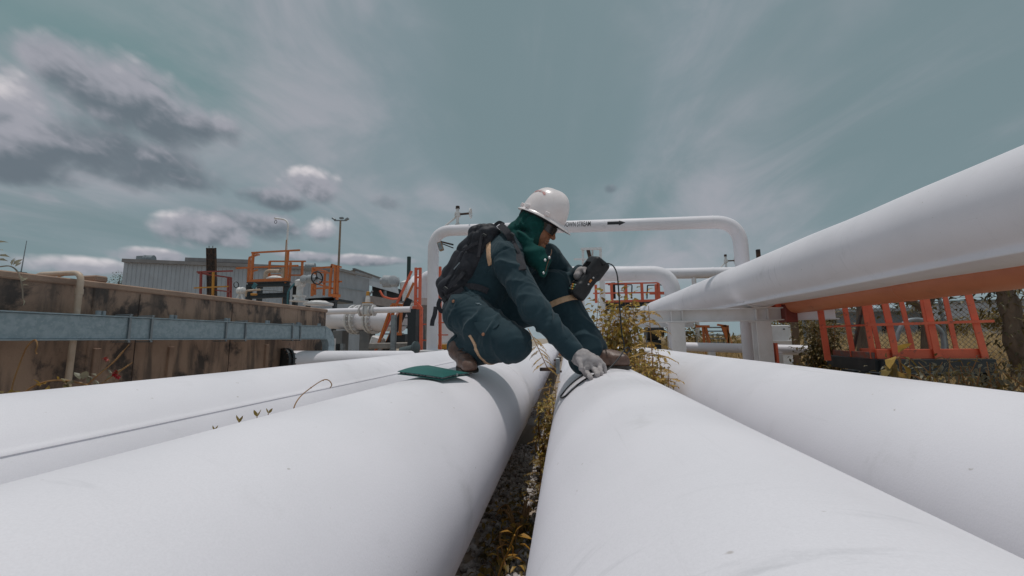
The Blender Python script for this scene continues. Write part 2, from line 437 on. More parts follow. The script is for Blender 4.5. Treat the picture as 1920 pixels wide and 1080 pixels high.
def stones():
    r = np.random.RandomState(5)
    base = []
    g = (1 + 5 ** .5) / 2
    iv = np.array([(-1, g, 0), (1, g, 0), (-1, -g, 0), (1, -g, 0), (0, -1, g), (0, 1, g), (0, -1, -g), (0, 1, -g), (g, 0, -1), (g, 0, 1), (-g, 0, -1), (-g, 0, 1)]) / math.sqrt(1 + g * g)
    ifc = np.array([(0, 11, 5), (0, 5, 1), (0, 1, 7), (0, 7, 10), (0, 10, 11), (1, 5, 9), (5, 11, 4), (11, 10, 2), (10, 7, 6), (7, 1, 8), (3, 9, 4), (3, 4, 2), (3, 2, 6), (3, 6, 8), (3, 8, 9), (4, 9, 5), (2, 4, 11), (6, 2, 10), (8, 6, 7), (9, 8, 1)])
    N = 6500
    V = np.zeros((N, 12, 3)); 
    px = r.uniform(-.75, .35, N); py = r.uniform(.9, 6.5, N) ** 1.0
    sz = r.uniform(.011, .024, N)
    for i in range(N):
        a = r.uniform(0, 6.28, 3); ca, sa = np.cos(a), np.sin(a)
        Rz = np.array([[ca[0], -sa[0], 0], [sa[0], ca[0], 0], [0, 0, 1]]); Rx = np.array([[1, 0, 0], [0, ca[1], -sa[1]], [0, sa[1], ca[1]]])
        p = iv * (1 + r.uniform(-.22, .22, (12, 1))) * np.array([1.25, .95, .65])
        V[i] = p @ (Rz @ Rx).T * sz[i] + (px[i], py[i], r.uniform(-.015, .025))
    F = (ifc[None] + (np.arange(N) * 12)[:, None, None]).reshape(-1, 3)
    mb = MB(); mb.v = V.reshape(-1, 3).tolist(); mb.f = F.tolist(); mb.mi = [0] * len(mb.f)
    o = mb.build('gravel', STONE, smooth=False, origin=(0, 0, 0)); o['kind'] = 'stuff'; o['label'] = 'grey crushed stone gravel on the ground between the pipes'; o['category'] = 'gravel'
stones()

# ------------------------------------------------------------------ the long white pipes
PR = .35
ZL = H - .52
def lapped(name, x, z, R, y0, y1, label, lap=None, laph=.011, n=120, seams=(), tilt=0.0, material=None, dents=0.0):
    """a long pipe along Y; lap = angle (deg, 0 = up, + = right) where the jacket sheet overlaps"""
    root = thing(name, (x, y0, z - R), label, 'pipe')
    ys = np.unique(np.concatenate([np.linspace(y0, min(8, y1), 30), np.linspace(min(8, y1), y1, 8)]))
    prof = []
    for i in range(n):
        a = 360 * i / n
        prof.append((a, 0.0))
    if lap is not None:
        L = lap % 360; sgn = 1 if lap > 0 else -1
        prof = [(a, d) for (a, d) in prof if abs((a - L + 180) % 360 - 180) > 3.2]
        for da, d in ((-3.0, .15), (-2.2, .6), (-1.3, .95), (-.5, 1.0), (-.05, .9), (.12, 0.0), (.6, -.08), (1.6, 0)):
            prof.append(((L + sgn * da) % 360, d * laph))
        prof.sort()
    vs = []; m = len(prof)
    for y in ys:
        for (a, d) in prof:
            t = math.radians(a); w = dents * (math.sin(3 * y + 2 * t) + .6 * math.sin(5.3 * y - 3 * t + 1))
            rr = R + d + w
            vs.append((x + rr * math.sin(t), y, z + tilt * (y - y0) + rr * math.cos(t)))
    fs = [(j * m + i, (j + 1) * m + i, (j + 1) * m + (i + 1) % m, j * m + (i + 1) % m) for j in range(len(ys) - 1) for i in range(m)]
    fs += [tuple(range(m)), tuple(range((len(ys) - 1) * m, len(ys) * m))[::-1]]
    MB().add(vs, fs).build('shell', material or WHITE, root, ang=50)
    for sy in seams:
        q = MB(); pr = [(-.014, R - .002), (-.009, R + .003), (0, R + .0045), (.009, R + .003), (.014, R - .002)]
        q.lathe((x, sy, z + tilt * (sy - y0)), (0, 1, 0), pr, 96, False); q.build('weld_seam', material or WHITE, root)
    return root
XL, XR, XLL, XRR = -.654, .252, -1.56, 1.16
lapped('pipeline', XL, ZL, PR, -1.2, 26, 'white pipeline under the crouching worker\'s left boot and green binder', seams=(3.25, 4.6, 9.5), dents=.0008)
lapped('pipeline', XR, ZL, PR, -1.2, 26, 'white pipeline that the gloved hand touches, right of the gravel gap', seams=(3.9, 10.2), dents=.0008)
_l = lapped('pipeline', XLL, H - .485, PR, -1.2, 7.2, 'white pipeline with a long jacket lap, nearest the concrete wall', lap=49.0, laph=.0035, seams=(5.4,), dents=.0006)
lapped('pipeline', XRR, H - .507, PR, -1.2, 26, 'white pipeline lowest on the right, below the raised pipe', seams=(5.2, 11.0), dents=.0006)
OVX, OVZ = 2.836, H + .77
ov = lapped('overhead_pipe', OVX, OVZ, PR, -.6, 26, 'big white raised pipe with a jacket crease, slanting down from upper right', lap=-143, laph=.05, seams=(8.9, 13.2), dents=.003)
ORX, ORZ = 3.30, H + .473
orp = lapped('orange_pipe', ORX, ORZ, .16, -.6, 7.2, 'orange pipe running just beneath the big raised white pipe', n=48, seams=(4.3,), material=ORPIPE)

def saddle(x, y, zb, label):
    root = thing('pipe_support', (x, y, 0), label, 'pipe support', 'concrete pipe supports')
    top = zb + .06
    MB().box((x, y, top / 2 - .06), (.66, .34, top - .0), None, .015).build('concrete_block', CONC2, root, ang=30)
    q = MB(); n = 14; vs = []
    for k, yy in enumerate((y - .09, y + .09)):
        for i in range(n):
            t = math.radians(-50 + 100 * i / (n - 1)); 
            for rr in (PR + .001, PR + .016): vs.append((x + rr * math.sin(t), yy, zb + PR - rr * math.cos(t)))
    m = 2 * n; fs = []
    for i in range(n - 1):
        a, b, c, d = 2 * i, 2 * i + 1, 2 * i + 3, 2 * i + 2
        fs += [(a, b, c, d), (m + a, m + d, m + c, m + b), (b, m + b, m + c, c), (a, d, m + d, m + a)]
    q.add(vs, fs).build('saddle_plate', WHITE2, root)
for (x, z, nm) in ((XL, ZL, 'the pipe with the binder'), (XR, ZL, 'the pipe the glove touches'), (XLL, H - .485, 'the lapped pipe by the concrete wall'), (XRR, H - .507, 'the lowest pipe on the right')):
    for (y, w) in ((4.4, 'nearer'), (10.6, 'farther')):
        if x == XLL and y > 7: continue
        saddle(x, y, z - PR, w + ' concrete block under ' + nm)

# flange plate edge standing in the gap beyond the sleeve
def clamp():
    root = thing('pipe_clamp', (-.1, 3.75, ZL), 'small white bolted clamp plate between the two middle pipes', 'clamp')
    p = at(1046, 686, 3.7)
    MB().box(p, (.035, .05, .14), None, .004).build('plate', GALV2, root, ang=30)
    for dz in (-.05, .05): MB().cyl((p.x - .035, p.y - .0, p.z + dz), (p.x + .035, p.y, p.z + dz), .010, n=6).build('bolt', RUST, root)
    MB().box((p.x - .09, p.y, p.z - .03), (.15, .04, .03), None, .003).build('bracket_arm', RUST, root, ang=30)
clamp()

# ------------------------------------------------------------------ left: concrete wall, tray, conduit
WX = -3.60
WY1 = atx(612, 583, WX).y
WZ = atx(300, 543, WX).z
def wall():
    root = thing('concrete_wall', (WX, 4, 0), 'long stained brown concrete wall behind the lapped pipe', 'wall')
    y0 = -.4
    MB().box((WX - .12, (y0 + WY1) / 2, (WZ - .05) / 2), (.24, WY1 - y0, WZ + .01), None, .006).build('wall_panel', CONC, root, ang=30)
    MB().box((WX - .12, (y0 + WY1) / 2, WZ - .022), (.275, WY1 - y0 + .03, .05), None, .008).build('coping', COPE, root, ang=30)
    py = atx(188, 560, WX).y
    MB().box((WX - .10, py, WZ / 2), (.22, .10, WZ + .0), None, .006).build('pilaster', CONC, root, ang=30)
    MB().box((WX - .08, py, WZ + .03), (.15, .09, .05), None, .01).build('pilaster_cap', COPE, root, ang=30)
    for px in (176, 316, 497): 
        yy = atx(px, 680, WX).y
        MB().box((WX + .011, yy, (H - .03) / 2), (.03, .045, H - .03), None, .004).build('vertical_strip', COPE, root, ang=30)
    for px in (262, 437):
        yy = atx(px, 560, WX).y
        MB().box((WX + .0015, yy, WZ / 2), (.004, .005, WZ - .12)).build('joint', MATS['rusted_steel'], root, smooth=False)
wall()

TX = -3.36
def tray():
    z1 = atx(300, 599, TX).z; z0 = atx(300, 635.5, TX).z
    ye = atx(604, 624, TX).y
    root = thing('cable_tray', (TX, 4, z0), 'blue-grey galvanised cable tray bracketed along the brown wall', 'cable tray')
    cuts = [-.3] + [atx(px, 610, TX).y for px in (231, 273, 415, 452, 541, 556)] + [ye]
    for a, b in zip(cuts[:-1], cuts[1:]):
        q = MB(); q.box((TX, (a + b) / 2, (z0 + z1) / 2), (.10, b - a - .003, z1 - z0), None, .004)
        q.box((TX + .004, (a + b) / 2, z1 + .0045), (.125, b - a - .003, .008)); q.box((TX + .004, (a + b) / 2, z0 - .0045), (.125, b - a - .003, .008))
        q.build('tray_section', GALV, root, ang=30)
    for y in cuts[1:-1]:
        q = MB(); q.box((TX + .06, y, (z0 + z1) / 2), (.012, .016, z1 - z0 + .055), None, .003); q.box((TX, y, z1 + .022), (.14, .016, .008)); q.box((TX, y, z0 - .022), (.14, .016, .008))
        q.build('strap', GALV2, root, ang=30)
    for px in (187, 325, 427, 503, 561, 600):
        y = atx(px, 600, TX).y; q = MB(); q.cyl((TX - .02, y, z1), (TX - .02, y, z1 + .045), .016, n=8); q.cyl((TX - .02, y + .035, z1), (TX - .02, y + .035, z1 + .045), .012, n=8)
        q.build('stud', GALV2, root)
    for px in (40, 330, 560):
        y = atx(px, 610, TX).y; MB().box(((WX + TX) / 2 - .02, y, z0 + .05), (TX - WX - .06, .05, .06)).build('wall_bracket', GALV2, root, ang=30)
    # the end turns down
    h = z1 - z0; r = .10; vs = []; n = 8; hw = .05
    for k in range(n + 1):
        t = math.pi / 2 * k / n
        for rr in (r, r + h):
            for xx in (TX - hw, TX + hw): vs.append((xx, ye + rr * math.sin(t) * .9, z1 - (r + h) + rr * math.cos(t)))
    fs = []
    for k in range(n):
        o = 4 * k
        fs += [(o, o + 1, o + 5, o + 4), (o + 2, o + 6, o + 7, o + 3), (o, o + 4, o + 6, o + 2), (o + 1, o + 3, o + 7, o + 5)]
    q = MB().add(vs, fs)
    q.box((TX, ye + (r + h / 2) * .9, (z1 - r - h) / 2), (.1, h * .9, z1 - r - h), None, .004)
    q.build('drop_elbow', GALV, root, ang=40)
tray()

def conduit():
    b = atx(114, 715, WX + .06); t_ = atx(146, 522, WX + .06)
    y = (b.y + t_.y) / 2 + .02; x = WX + .075; zt = WZ + .045
    root = thing('conduit', (x, y, 0), 'cream conduit bent over the top of the brown wall', 'conduit')
    MB().tube(bend([(WX - .33, y, .6), (WX - .33, y, zt), (x, y, zt), (x, y, 0.0)], .07, 8), .019, 14).build('bent_pipe', mat('cream_conduit', (.62, .50, .40), (.50, .37, .27), 6, rough=.5), root)
    MB().cyl((x, y, zt - .16), (x, y, zt - .12), .023, n=14).build('collar', MATS['cream_conduit'], root)
    MB().box((WX + .018, y, .62), (.03, .09, .03), None, .004).build('clip', GALV2, root, ang=30)
conduit()

def aerial():
    b = atx(40, 506, WX - .15); 
    root = thing('antenna_rod', (b.x, b.y, WZ), 'thin upright antenna rod on top of the brown wall', 'antenna')
    MB().box((b.x, b.y, WZ + .012), (.04, .05, .03), None, .004).build('base', BLACKM, root, ang=30)
    MB().cyl((b.x, b.y, WZ + .02), (b.x + .01, b.y, WZ + .25), .004, .002, n=6).build('rod', GALV2, root)
aerial()

# stub pipe with a dark bolted end, behind the lapped pipe
def stub():
    a = at(536, 677, 4.7); b = at(770, 672, 6.6); R = .128; ax = (b - a).normalized()
    root = thing('flanged_stub_pipe', (a.x, a.y, a.z - R), 'short white pipe with a dark flanged end beside the wall', 'pipe')
    L = (b - a).length
    MB().lathe(a, ax, [(.02, R), (.05, R + .002), (L, R), (L + .02, R - .02)], 48).build('shell', WHITE, root)
    fl_ = MB().lathe(a - ax * .05, ax, [(.0, R - .03), (.0, R + .034), (.025, R + .036), (.03, R + .012), (.05, R + .012), (.055, R + .034), (.08, R + .034), (.085, R)], 40).build('flange', DARKST, root)
    e1 = Vector((0, 0, 1)); e2 = ax.cross(e1).normalized(); e1 = e2.cross(ax)
    for k in range(14):
        t = 2 * math.pi * k / 14; p = a + e1 * ((R + .022) * math.cos(t)) + e2 * ((R + .022) * math.sin(t))
        MB().cyl(p - ax * .065, p + ax * .05, .008, n=6).build('bolt', RUST, fl_)
    for t in (.3, .8):
        p = a.lerp(b, t); MB().box((p.x, p.y, (p.z - R) / 2), (.2, .2, p.z - R)).build('stand', CONC2, root, ang=30)
stub()

# ------------------------------------------------------------------ raised pipe supports on the right
def support(Y, pxs, pxe, ptop, pbot, posts, label, red=False):
    a = at(pxs, ptop, Y); b = at(pxe, ptop, Y); zt = H + .77 - PR - .012; hh = .19
    root = thing('pipe_rack', ((a.x + b.x) / 2, Y, 0), label, 'pipe rack', 'white steel pipe racks under the raised pipe')
    MB().ibeam((a.x, Y, zt - hh / 2), (b.x, Y, zt - hh / 2), hh, .17, .016, .012).build('cross_beam', WHITE2, root, ang=30)
    for px in posts:
        p = at(px, 640, Y); q = MB(); w = .20
        q.ibeam((p.x, Y, -.05), (p.x, Y, zt - hh - .004), .17, w, .016, .014, up=(0, 1, 0))
        q.build('post', WHITE2, root, ang=30)
        for s in (-1, 1):
            MB().box((p.x + s * (w / 2 - .02), Y - .04, zt - hh / 2), (.010, .07, hh - .036)).build('stiffener', WHITE2, root, smooth=False)
        MB().box((p.x, Y, zt - hh - .010), (w + .06, .19, .012)).build('cap_plate', WHITE2, root, smooth=False)
    return root, zt
rk, zt = support(6.35, 1128, 1566, 590, 612, (1270, 1430), 'nearer white steel rack under the raised pipe')
Yb = 6.35
for px in (1414, 1456): 
    p = at(px, 585, Yb - .0)
    MB().box((p.x, Yb - .02, zt + .055), (.085, .10, .105), None, .006).build('orange_shoe', RED, rk, ang=30)
p = at(1476, 600, Yb)
MB().box((p.x, Yb - .02, zt - .09), (.16, .23, .26), None, .008).build('beam_clamp', mat('dark_red_paint', (.30, .06, .045), (.22, .05, .04), 6, rough=.55), rk, ang=30)
p = at(1440, 640, Yb)
MB().box((p.x + .075, Yb + .0, .5), (.03, .16, .98)).build('red_strip', RED, rk, smooth=False)
support(9.6, 1120, 1300, 600, 612, (1187, 1262), 'farther white steel rack under the raised pipe')
for Y in (6.35, 9.6):
    q = MB(); n = 10; vs = []
for Y, lb in ((6.35, 'nearer'), (9.6, 'farther')):
    q = MB(); n = 16; vs = []; x, z = OVX, OVZ
    for yy in (Y - .13, Y + .13):
        for i in range(n):
            t = math.radians(-42 + 84 * i / (n - 1))
            for rr in (PR + .003, PR + .02): vs.append((x + rr * math.sin(t), yy, z - rr * math.cos(t)))
    m = 2 * n; fs = []
    for i in range(n - 1):
        a, b, c, d = 2 * i, 2 * i + 1, 2 * i + 3, 2 * i + 2
        fs += [(a, b, c, d), (m + a, m + d, m + c, m + b), (b, m + b, m + c, c), (a, d, m + d, m + a)]
    q.add(vs, fs)
    o = q.build('wear_plate', WHITE2, ov)

# ------------------------------------------------------------------ pipe loops in the middle distance
def text_mesh(body, size):
    cu = bpy.data.curves.new('t', 'FONT'); cu.body = body; cu.size = size; cu.align_x = 'LEFT'; cu.align_y = 'CENTER'; cu.resolution_u = 3; cu.offset = .0008
    ob = bpy.data.objects.new('t', cu); COL.objects.link(ob)
    dg = bpy.context.evaluated_depsgraph_get(); me = bpy.data.meshes.new_from_object(ob.evaluated_get(dg))
    vs = [v.co.copy() for v in me.vertices]; fs = [tuple(p.vertices) for p in me.polygons]
    bpy.data.objects.remove(ob); bpy.data.curves.remove(cu); bpy.data.meshes.remove(me)
    return vs, fs
def slice_v(vs, fs, lo, hi, n):
    """cut flat faces along level lines so that they can follow the curve of a pipe"""
    bm = bmesh.new(); bv = [bm.verts.new((v[0], v[1], 0)) for v in vs]
    for f in fs:
        try: bm.faces.new([bv[i] for i in f])
        except ValueError: pass
    for k in range(1, n):
        c = lo + (hi - lo) * k / n
        bmesh.ops.bisect_plane(bm, geom=bm.verts[:] + bm.edges[:] + bm.faces[:], dist=1e-6, plane_co=(0, c, 0), plane_no=(0, 1, 0))
    bm.verts.ensure_lookup_table(); bm.verts.index_update()
    out = [tuple(v.co[:2]) for v in bm.verts], [tuple(v.index for v in f.verts) for f in bm.faces]
    bm.free(); return out
def on_pipe(o0, o1, r, vs, drop=0.0, eps=.0025):
    """wrap flat (u, v) points onto the near side of the pipe from o0 to o1"""
    a = (o1 - o0).normalized(); n = Vector((0, -1, 0)); n = (n - a * n.dot(a)).normalized(); u = a.cross(n) * -1
    if u.z < 0: u = -u
    out = []
    for v in vs:
        t = (v[1] + drop) / r
        out.append(o0 + a * v[0] + n * ((r + eps) * math.cos(t)) + u * ((r + eps) * math.sin(t)))
    return out
def loop1():
    A = at(813, 433, 8.0); B = at(1385, 415, 7.35); r = .116
    root = thing('pipe_loop', (A.x, A.y, 0), 'white goalpost-shaped pipe loop lettered DOWN STREAM above the worker', 'pipe loop')
    za = at(808, 656, 8.0).z
    MB().tube(bend([(A.x, A.y, za), A, B, (B.x, B.y, .3)], .42, 12), r, 32).build('pipe', WHITE, root)
    for p, d in ((Vector((A.x, A.y, A.z - .43)), (0, 0, 1)), (Vector((B.x, B.y, B.z - .43)), (0, 0, 1))):
        MB().lathe(p, d, [(-.008, r), (-.004, r + .003), (.004, r + .003), (.008, r)], 32, False).build('weld_seam', WHITE, root)
    a = (B - A).normalized()
    MB().lathe(B - a * .43, a, [(-.008, r), (-.004, r + .003), (.004, r + .003), (.008, r)], 32, False).build('weld_seam', WHITE, root)
    MB().box((A.x, A.y, za - .02), (.40, .36, .04), None, .008).build('base_plate', WHITE2, root, ang=30)
    MB().box((A.x, A.y, (za - .04) / 2), (.5, .5, za - .04), None, .01).build('plinth', CONC2, root, ang=30)
    t0 = (at(1057, 420, 7.7) - A).dot(a)
    vs, fs = text_mesh('DOWN STREAM', .150)
    sx = .83
    w = max(v.x for v in vs); tw = (at(1107.5, 420, 7.65) - at(1056.5, 420, 7.7)).length
    vs = [(v.x * tw / w, v.y * 1.0) for v in vs]
    vs, fs = slice_v(vs, fs, -.08, .08, 14)
    q = MB().add(on_pipe(A + a * t0, B, r, vs, .012), fs); q.build('lettering', INK, root, smooth=False)
    t1 = (at(1139, 417, 7.6) - A).dot(a); ln = (at(1172, 417, 7.6) - at(1139, 417, 7.6)).length
    hw = .030; hd = .050
    pts = []; fs = []
    for i in range(9):
        u = ln * .64 * i / 8
        pts += [(u, -hw), (u, 0), (u, hw)]
    for i in range(8):
        o = 3 * i; fs += [(o, o + 3, o + 4, o + 1), (o + 1, o + 4, o + 5, o + 2)]
    pts, fs = slice_v(pts, fs, -hw, hw, 6)
    h2 = [(ln * .64, -hd), (ln * .64, hd), (ln, 0)]; h2, f2 = slice_v(h2, [(0, 2, 1)], -hd, hd, 9)
    fs = list(fs) + [tuple(i + len(pts) for i in f) for f in f2]; pts = list(pts) + list(h2)
    MB().add(on_pipe(A + a * t1, B, r, pts, .012), fs).build('flow_arrow', INK, root, smooth=False)
    return A, B, a
LA, LB, La = loop1()

def vent_valve(base, h, label, side=1, scale=1.0):
    """small white valve standing on a pipe"""
    root = thing('vent_valve', base, label, 'valve'); s = scale; b = Vector(base)
    MB().lathe(b, (0, 0, 1), [(0, .03*s), (.02*s, .03*s), (.02*s, .018*s), (h*.45, .018*s), (h*.45, .034*s), (h*.55, .04*s), (h*.68, .034*s), (h*.68, .02*s), (h*.86, .02*s)], 14).build('body', WHITE3, root)
    MB().lathe(b + Vector((0, 0, h*.86)), (0, 0, 1), [(0, .026*s), (h*.14, .024*s)], 10).build('cap', RUST, root)
    c = b + Vector((0, 0, h * .57))
    MB().cyl(c, c + Vector((side*.16*s, -.03, 0)), .014*s, n=8).build('stem', RUST, root)
    e = c + Vector((side*.17*s, -.03, 0))
    q = MB(); q.tube([e + Vector((0, .06*s*math.cos(t), .06*s*math.sin(t))) for t in [2*math.pi*i/16 for i in range(17)]], .008*s, 6, False)
    for t in (0, 2.1, 4.2): q.cyl(e, e + Vector((0, .06*s*math.cos(t), .06*s*math.sin(t))), .006*s, n=5)
    q.build('handwheel', WHITE3, root)
    MB().cyl(b + Vector((-side*.16*s, 0, .0)), b + Vector((0, 0, h*.5)), .012*s, n=6).build('brace', WHITE3, root)
    return root
p = at(858, 421, 7.95); vent_valve((p.x, p.y, p.z - .02), .42, 'small white valve with rusty cap atop the lettered loop', 1, 1.7)
p = at(1362, 503, 14.9); vent_valve((p.x, p.y, p.z - .05), .55, 'small white valve beside the loop\'s right upright', 1, 1.8)

def loop2():
    A = at(842, 514, 13.8); B = at(1258, 513, 13.3); r = .250
    root = thing('pipe_loop', (A.x, A.y, 0), 'thicker white pipe loop with an elbow, below the lettered loop', 'pipe loop')
    za = at(842, 642, 13.8).z
    MB().tube(bend([(A.x, A.y, za), A, B, (B.x + .06, B.y, .3)], .62, 12), r, 32).build('pipe', WHITE, root)
    for p, d in ((B - (B - A).normalized() * .64, B - A), (Vector((B.x + .045, B.y, B.z - .65)), Vector((0, 0, 1)))):
        MB().lathe(p, d, [(-.010, r), (-.005, r + .004), (.005, r + .004), (.010, r)], 32, False).build('weld_seam', WHITE, root)
    MB().lathe((A.x, A.y, za - .06), (0, 0, 1), [(0, r + .1), (.045, r + .1), (.05, r + .01), (.09, r)], 28).build('base_flange', WHITE3, root)
    MB().box((A.x + .05, A.y, za - .14), (1.0, .8, .15), None, .01).build('base_frame', YELLOW, root, ang=30)
    MB().box((A.x, A.y, (za - .22) / 2), (.6, .5, za - .22), None, .01).build('plinth', CONC2, root, ang=30)
    C = at(1200, 514, 15.2); D = at(1425, 510, 14.8)
    r2 = thing('cross_pipe', (C.x, C.y, C.z), 'slim white pipe running level behind the loop elbow', 'pipe')
    MB().cyl(C, D, .195, n=28).build('shell', WHITE, r2)
    MB().lathe(C + (D - C) * .62, (D - C), [(-.03, .195), (-.028, .206), (.028, .206), (.03, .195)], 28, False).build('collar', WHITE, r2)
    e = at(1420, 510, 14.8); MB().cyl((e.x, e.y, 0), (e.x, e.y, e.z - .15), .08, n=12).build('leg', WHITE2, r2)
    e = at(1300, 510, 15.0); MB().cyl((e.x, e.y, 0), (e.x, e.y, e.z - .15), .08, n=12).build('leg', WHITE2, r2)
loop2()

def bracket_lamp():
    p = at(826, 462, 7.7); w = at(822, 452, 7.95)
    root = thing('flood_lamp', p, 'tan flood lamp on a bracket by the loop\'s left upright', 'lamp')
    R = Matrix.Rotation(math.radians(-18), 3, 'Y')
    MB().box(p, (.09, .08, .19), R, .01).build('housing', mat('tan_lamp', (.28, .19, .12), (.2, .13, .09), 12, rough=.5), root, ang=30)
    MB().box(p + R @ Vector((0, -.043, 0)), (.07, .006, .15), R).build('lens', GALV2, root, ang=30)
    MB().bar(p + Vector((0, 0, .1)), at(850, 459, 7.7), .03).build('arm', RUST, root)
    MB().bar(p + Vector((.02, 0, .06)), at(850, 465, 7.7), .02).build('arm', RUST, root)
bracket_lamp()

# ------------------------------------------------------------------ background, left
def corrugated(mb, p0, p1, h0, h1, z0, pitch=.32, depth=.05):
    """upright ribbed sheet from p0 to p1 (ground points), top heights h0..h1"""
    a = Vector((p1[0]-p0[0], p1[1]-p0[1], 0)); L = a.length; a.normalize(); nrm = Vector((a.y, -a.x, 0))
    n = int(L / pitch); vs = []; us = []
    for i in range(n):
        u = i * pitch
        us += [(u, 0), (u + pitch*.70, 0), (u + pitch*.78, depth), (u + pitch*.92, depth)]
    us.append((L, 0))
    for (u, d) in us:
        p = Vector((p0[0], p0[1], 0)) + a * u + nrm * d; q = u / L
        vs += [(p.x, p.y, z0), (p.x, p.y, h0 + (h1 - h0) * q)]
    fs = [(2*i, 2*i+2, 2*i+3, 2*i+1) for i in range(len(us) - 1)]
    mb.add(vs, fs); return mb
def warehouse():
    Y0, Y1 = 30.0, 36.0
    A = at(233, 490, Y0); B = at(633, 507, Y1); Cc = at(693, 524, Y1 + 9)
    zt = (A.z + B.z) / 2
    root = thing('warehouse', (A.x, A.y, 0), 'long grey corrugated metal warehouse behind the brown wall', 'warehouse')
    corrugated(MB(), A, B, A.z, B.z, 0, .34, .06).build('long_wall', CORR, root, smooth=False)
    # gable wall on the right with a sloping verge
    corrugated(MB(), B, Cc, B.z - .05, Cc.z, 0, .34, .06).build('gable_wall', CORR, root, smooth=False)
    d = (B - A); d.z = 0; d.normalize(); back = Vector((-d.y, d.x, 0))
    q = MB(); f0 = at(231, 487.5, Y0 - .2); f1 = at(636, 504, Y1 - .2)
    q.bar(f0 + Vector((0, 0, -.05)), f1 + Vector((0, 0, -.05)), .35, .3); q.build('eave_fascia', mat('fascia_sheet', (.30, .28, .28), (.24, .22, .22), 1, rough=.6), root)
    up = Vector((0, 0, 1.0))
    q = MB().add([f0, f1, f1 + back * 9 + up * 1.2, f0 + back * 9 + up * 1.2, f0 - up*.1, f1 - up*.1, f1 + back * 9 + up * 1.1, f0 + back * 9 + up * 1.1], [(0, 1, 2, 3), (7, 6, 5, 4), (0, 4, 5, 1), (3, 2, 6, 7)])
    q.build('roof', ROOFM, root, smooth=False)
    g0 = at(634, 505, Y1 - .3); g1 = at(696, 520, Y1 + 9)
    q = MB().bar(g0, g1, .3, .25); q.build('verge_trim', MATS['fascia_sheet'], root)
    # second course seam on the gable
    s0 = at(636, 538, Y1 - .15); s1 = at(684, 546, Y1 + 7.5)
    MB().bar(s0, s1, .06, .08).build('sheet_joint', GALV2, root)
    for px, w in ((283, 9), (1 and 585, 9)):
        c = at(px, 484 if px < 400 else 499, Y0 + 2); MB().cyl(c - d * .5 + Vector((0, 0, -.1)), c + d * .25 + Vector((0, 0, -.1)), .38, n=16).build('roof_vent', GALV2, root)
    c = at(272, 486, Y0 + 2); MB().box(c, (1.0, .8, .5)).build('roof_vent', GALV2, root, ang=30)
    r0 = at(350, 487, Y0 + 3); r1 = at(470, 491, Y0 + 4.5); MB().bar(r0, r1, .5, .35).build('ridge_cap', MATS['fascia_sheet'], root)
    # farther open shed
    r2 = thing('open_shed', at(700, 560, 44), 'dark open-sided shed with toothed roof edge right of the warehouse', 'shed')
    a = at(666, 505, 43); b = at(745, 533, 56); e0 = at(668, 528, 43); e1 = at(748, 551, 56)
    q = MB().add([a, b, e1, e0], [(0, 1, 2, 3)]); q.build('upper_cladding', CORR, r2, smooth=False)
    for i in range(26):
        t = i / 26; p = a.lerp(b, t) + Vector((0, -.1, 0)); MB().box(p, (.30, .5, .16)).build('roof_tooth', ROOFM, r2, smooth=False)
    a2 = a + Vector((-6, 6, .6)); b2 = b + Vector((-6, 6, .6))
    MB().add([a, b, b2, a2], [(0, 1, 2, 3)]).build('roof', ROOFM, r2, smooth=False)
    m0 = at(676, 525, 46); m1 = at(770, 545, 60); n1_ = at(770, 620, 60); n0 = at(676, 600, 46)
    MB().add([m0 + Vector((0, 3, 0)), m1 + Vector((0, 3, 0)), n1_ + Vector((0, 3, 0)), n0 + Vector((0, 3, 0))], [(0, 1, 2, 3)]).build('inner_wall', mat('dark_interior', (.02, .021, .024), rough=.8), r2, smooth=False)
    for px, y0, y1 in ((685, 530, 580), (722, 545, 585)):
        p0 = at(px, y0, 47); p1 = at(px, y1, 47); MB().bar(p0, p1, .25).build('post', GALV2, r2)
    q0 = at(690, 562, 43); q1 = at(745, 570, 50); MB().bar(q0, q1, .15, 1.0).build('lower_cladding', mat('pinkish_sheet', (.33, .28, .27), (.28, .24, .23), 1, rough=.6), r2)
    MB().tube(bend([at(712, 545, 42), at(718, 556, 42), at(735, 561, 44), at(748, 560, 46)], .6, 5), .12, 10).build('red_pipe', RED, r2)
warehouse()

def small_tree(px, py, Y, rx, rz, label, n=900, m=None, seed=1, trunk=True):
    r = random.Random(seed); c = at(px, py, Y)
    root = thing('tree', (c.x, c.y, 0), label, 'tree')
    q = MB(); q.tube([(c.x, c.y, -.1), (c.x + .05, c.y, c.z * .5), (c.x, c.y, c.z)], [rx*.09, rx*.07, rx*.03], 8)
    lobes = []
    for k in range(7):
        t = r.uniform(0, 6.28); lobes.append((c.x + math.cos(t)*rx*.5, c.y + math.sin(t)*rx*.5, c.z + r.uniform(-.5, .5)*rz, r.uniform(.45, .7)))
        q.tube([(c.x, c.y, c.z * .7), lobes[-1][:3]], [rx*.04, rx*.012], 5)
    q.build('trunk', BARK, root)
    q = MB(); s = rx * .11
    for i in range(n):
        L = r.choice(lobes); v = Vector((r.gauss(0, 1), r.gauss(0, 1), r.gauss(0, 1))).normalized() * (r.random() ** .4)
        p = Vector((L[0] + v.x*rx*L[3], L[1] + v.y*rx*L[3], L[2] + v.z*rz*L[3])); leaf(q, p, Vector((r.gauss(0, 1), r.gauss(0, 1), r.gauss(0, .6))), s * r.uniform(.6, 1.3), s * .6, r)
    o = q.build('crown', m or LEAFD, root, smooth=False)
    return root
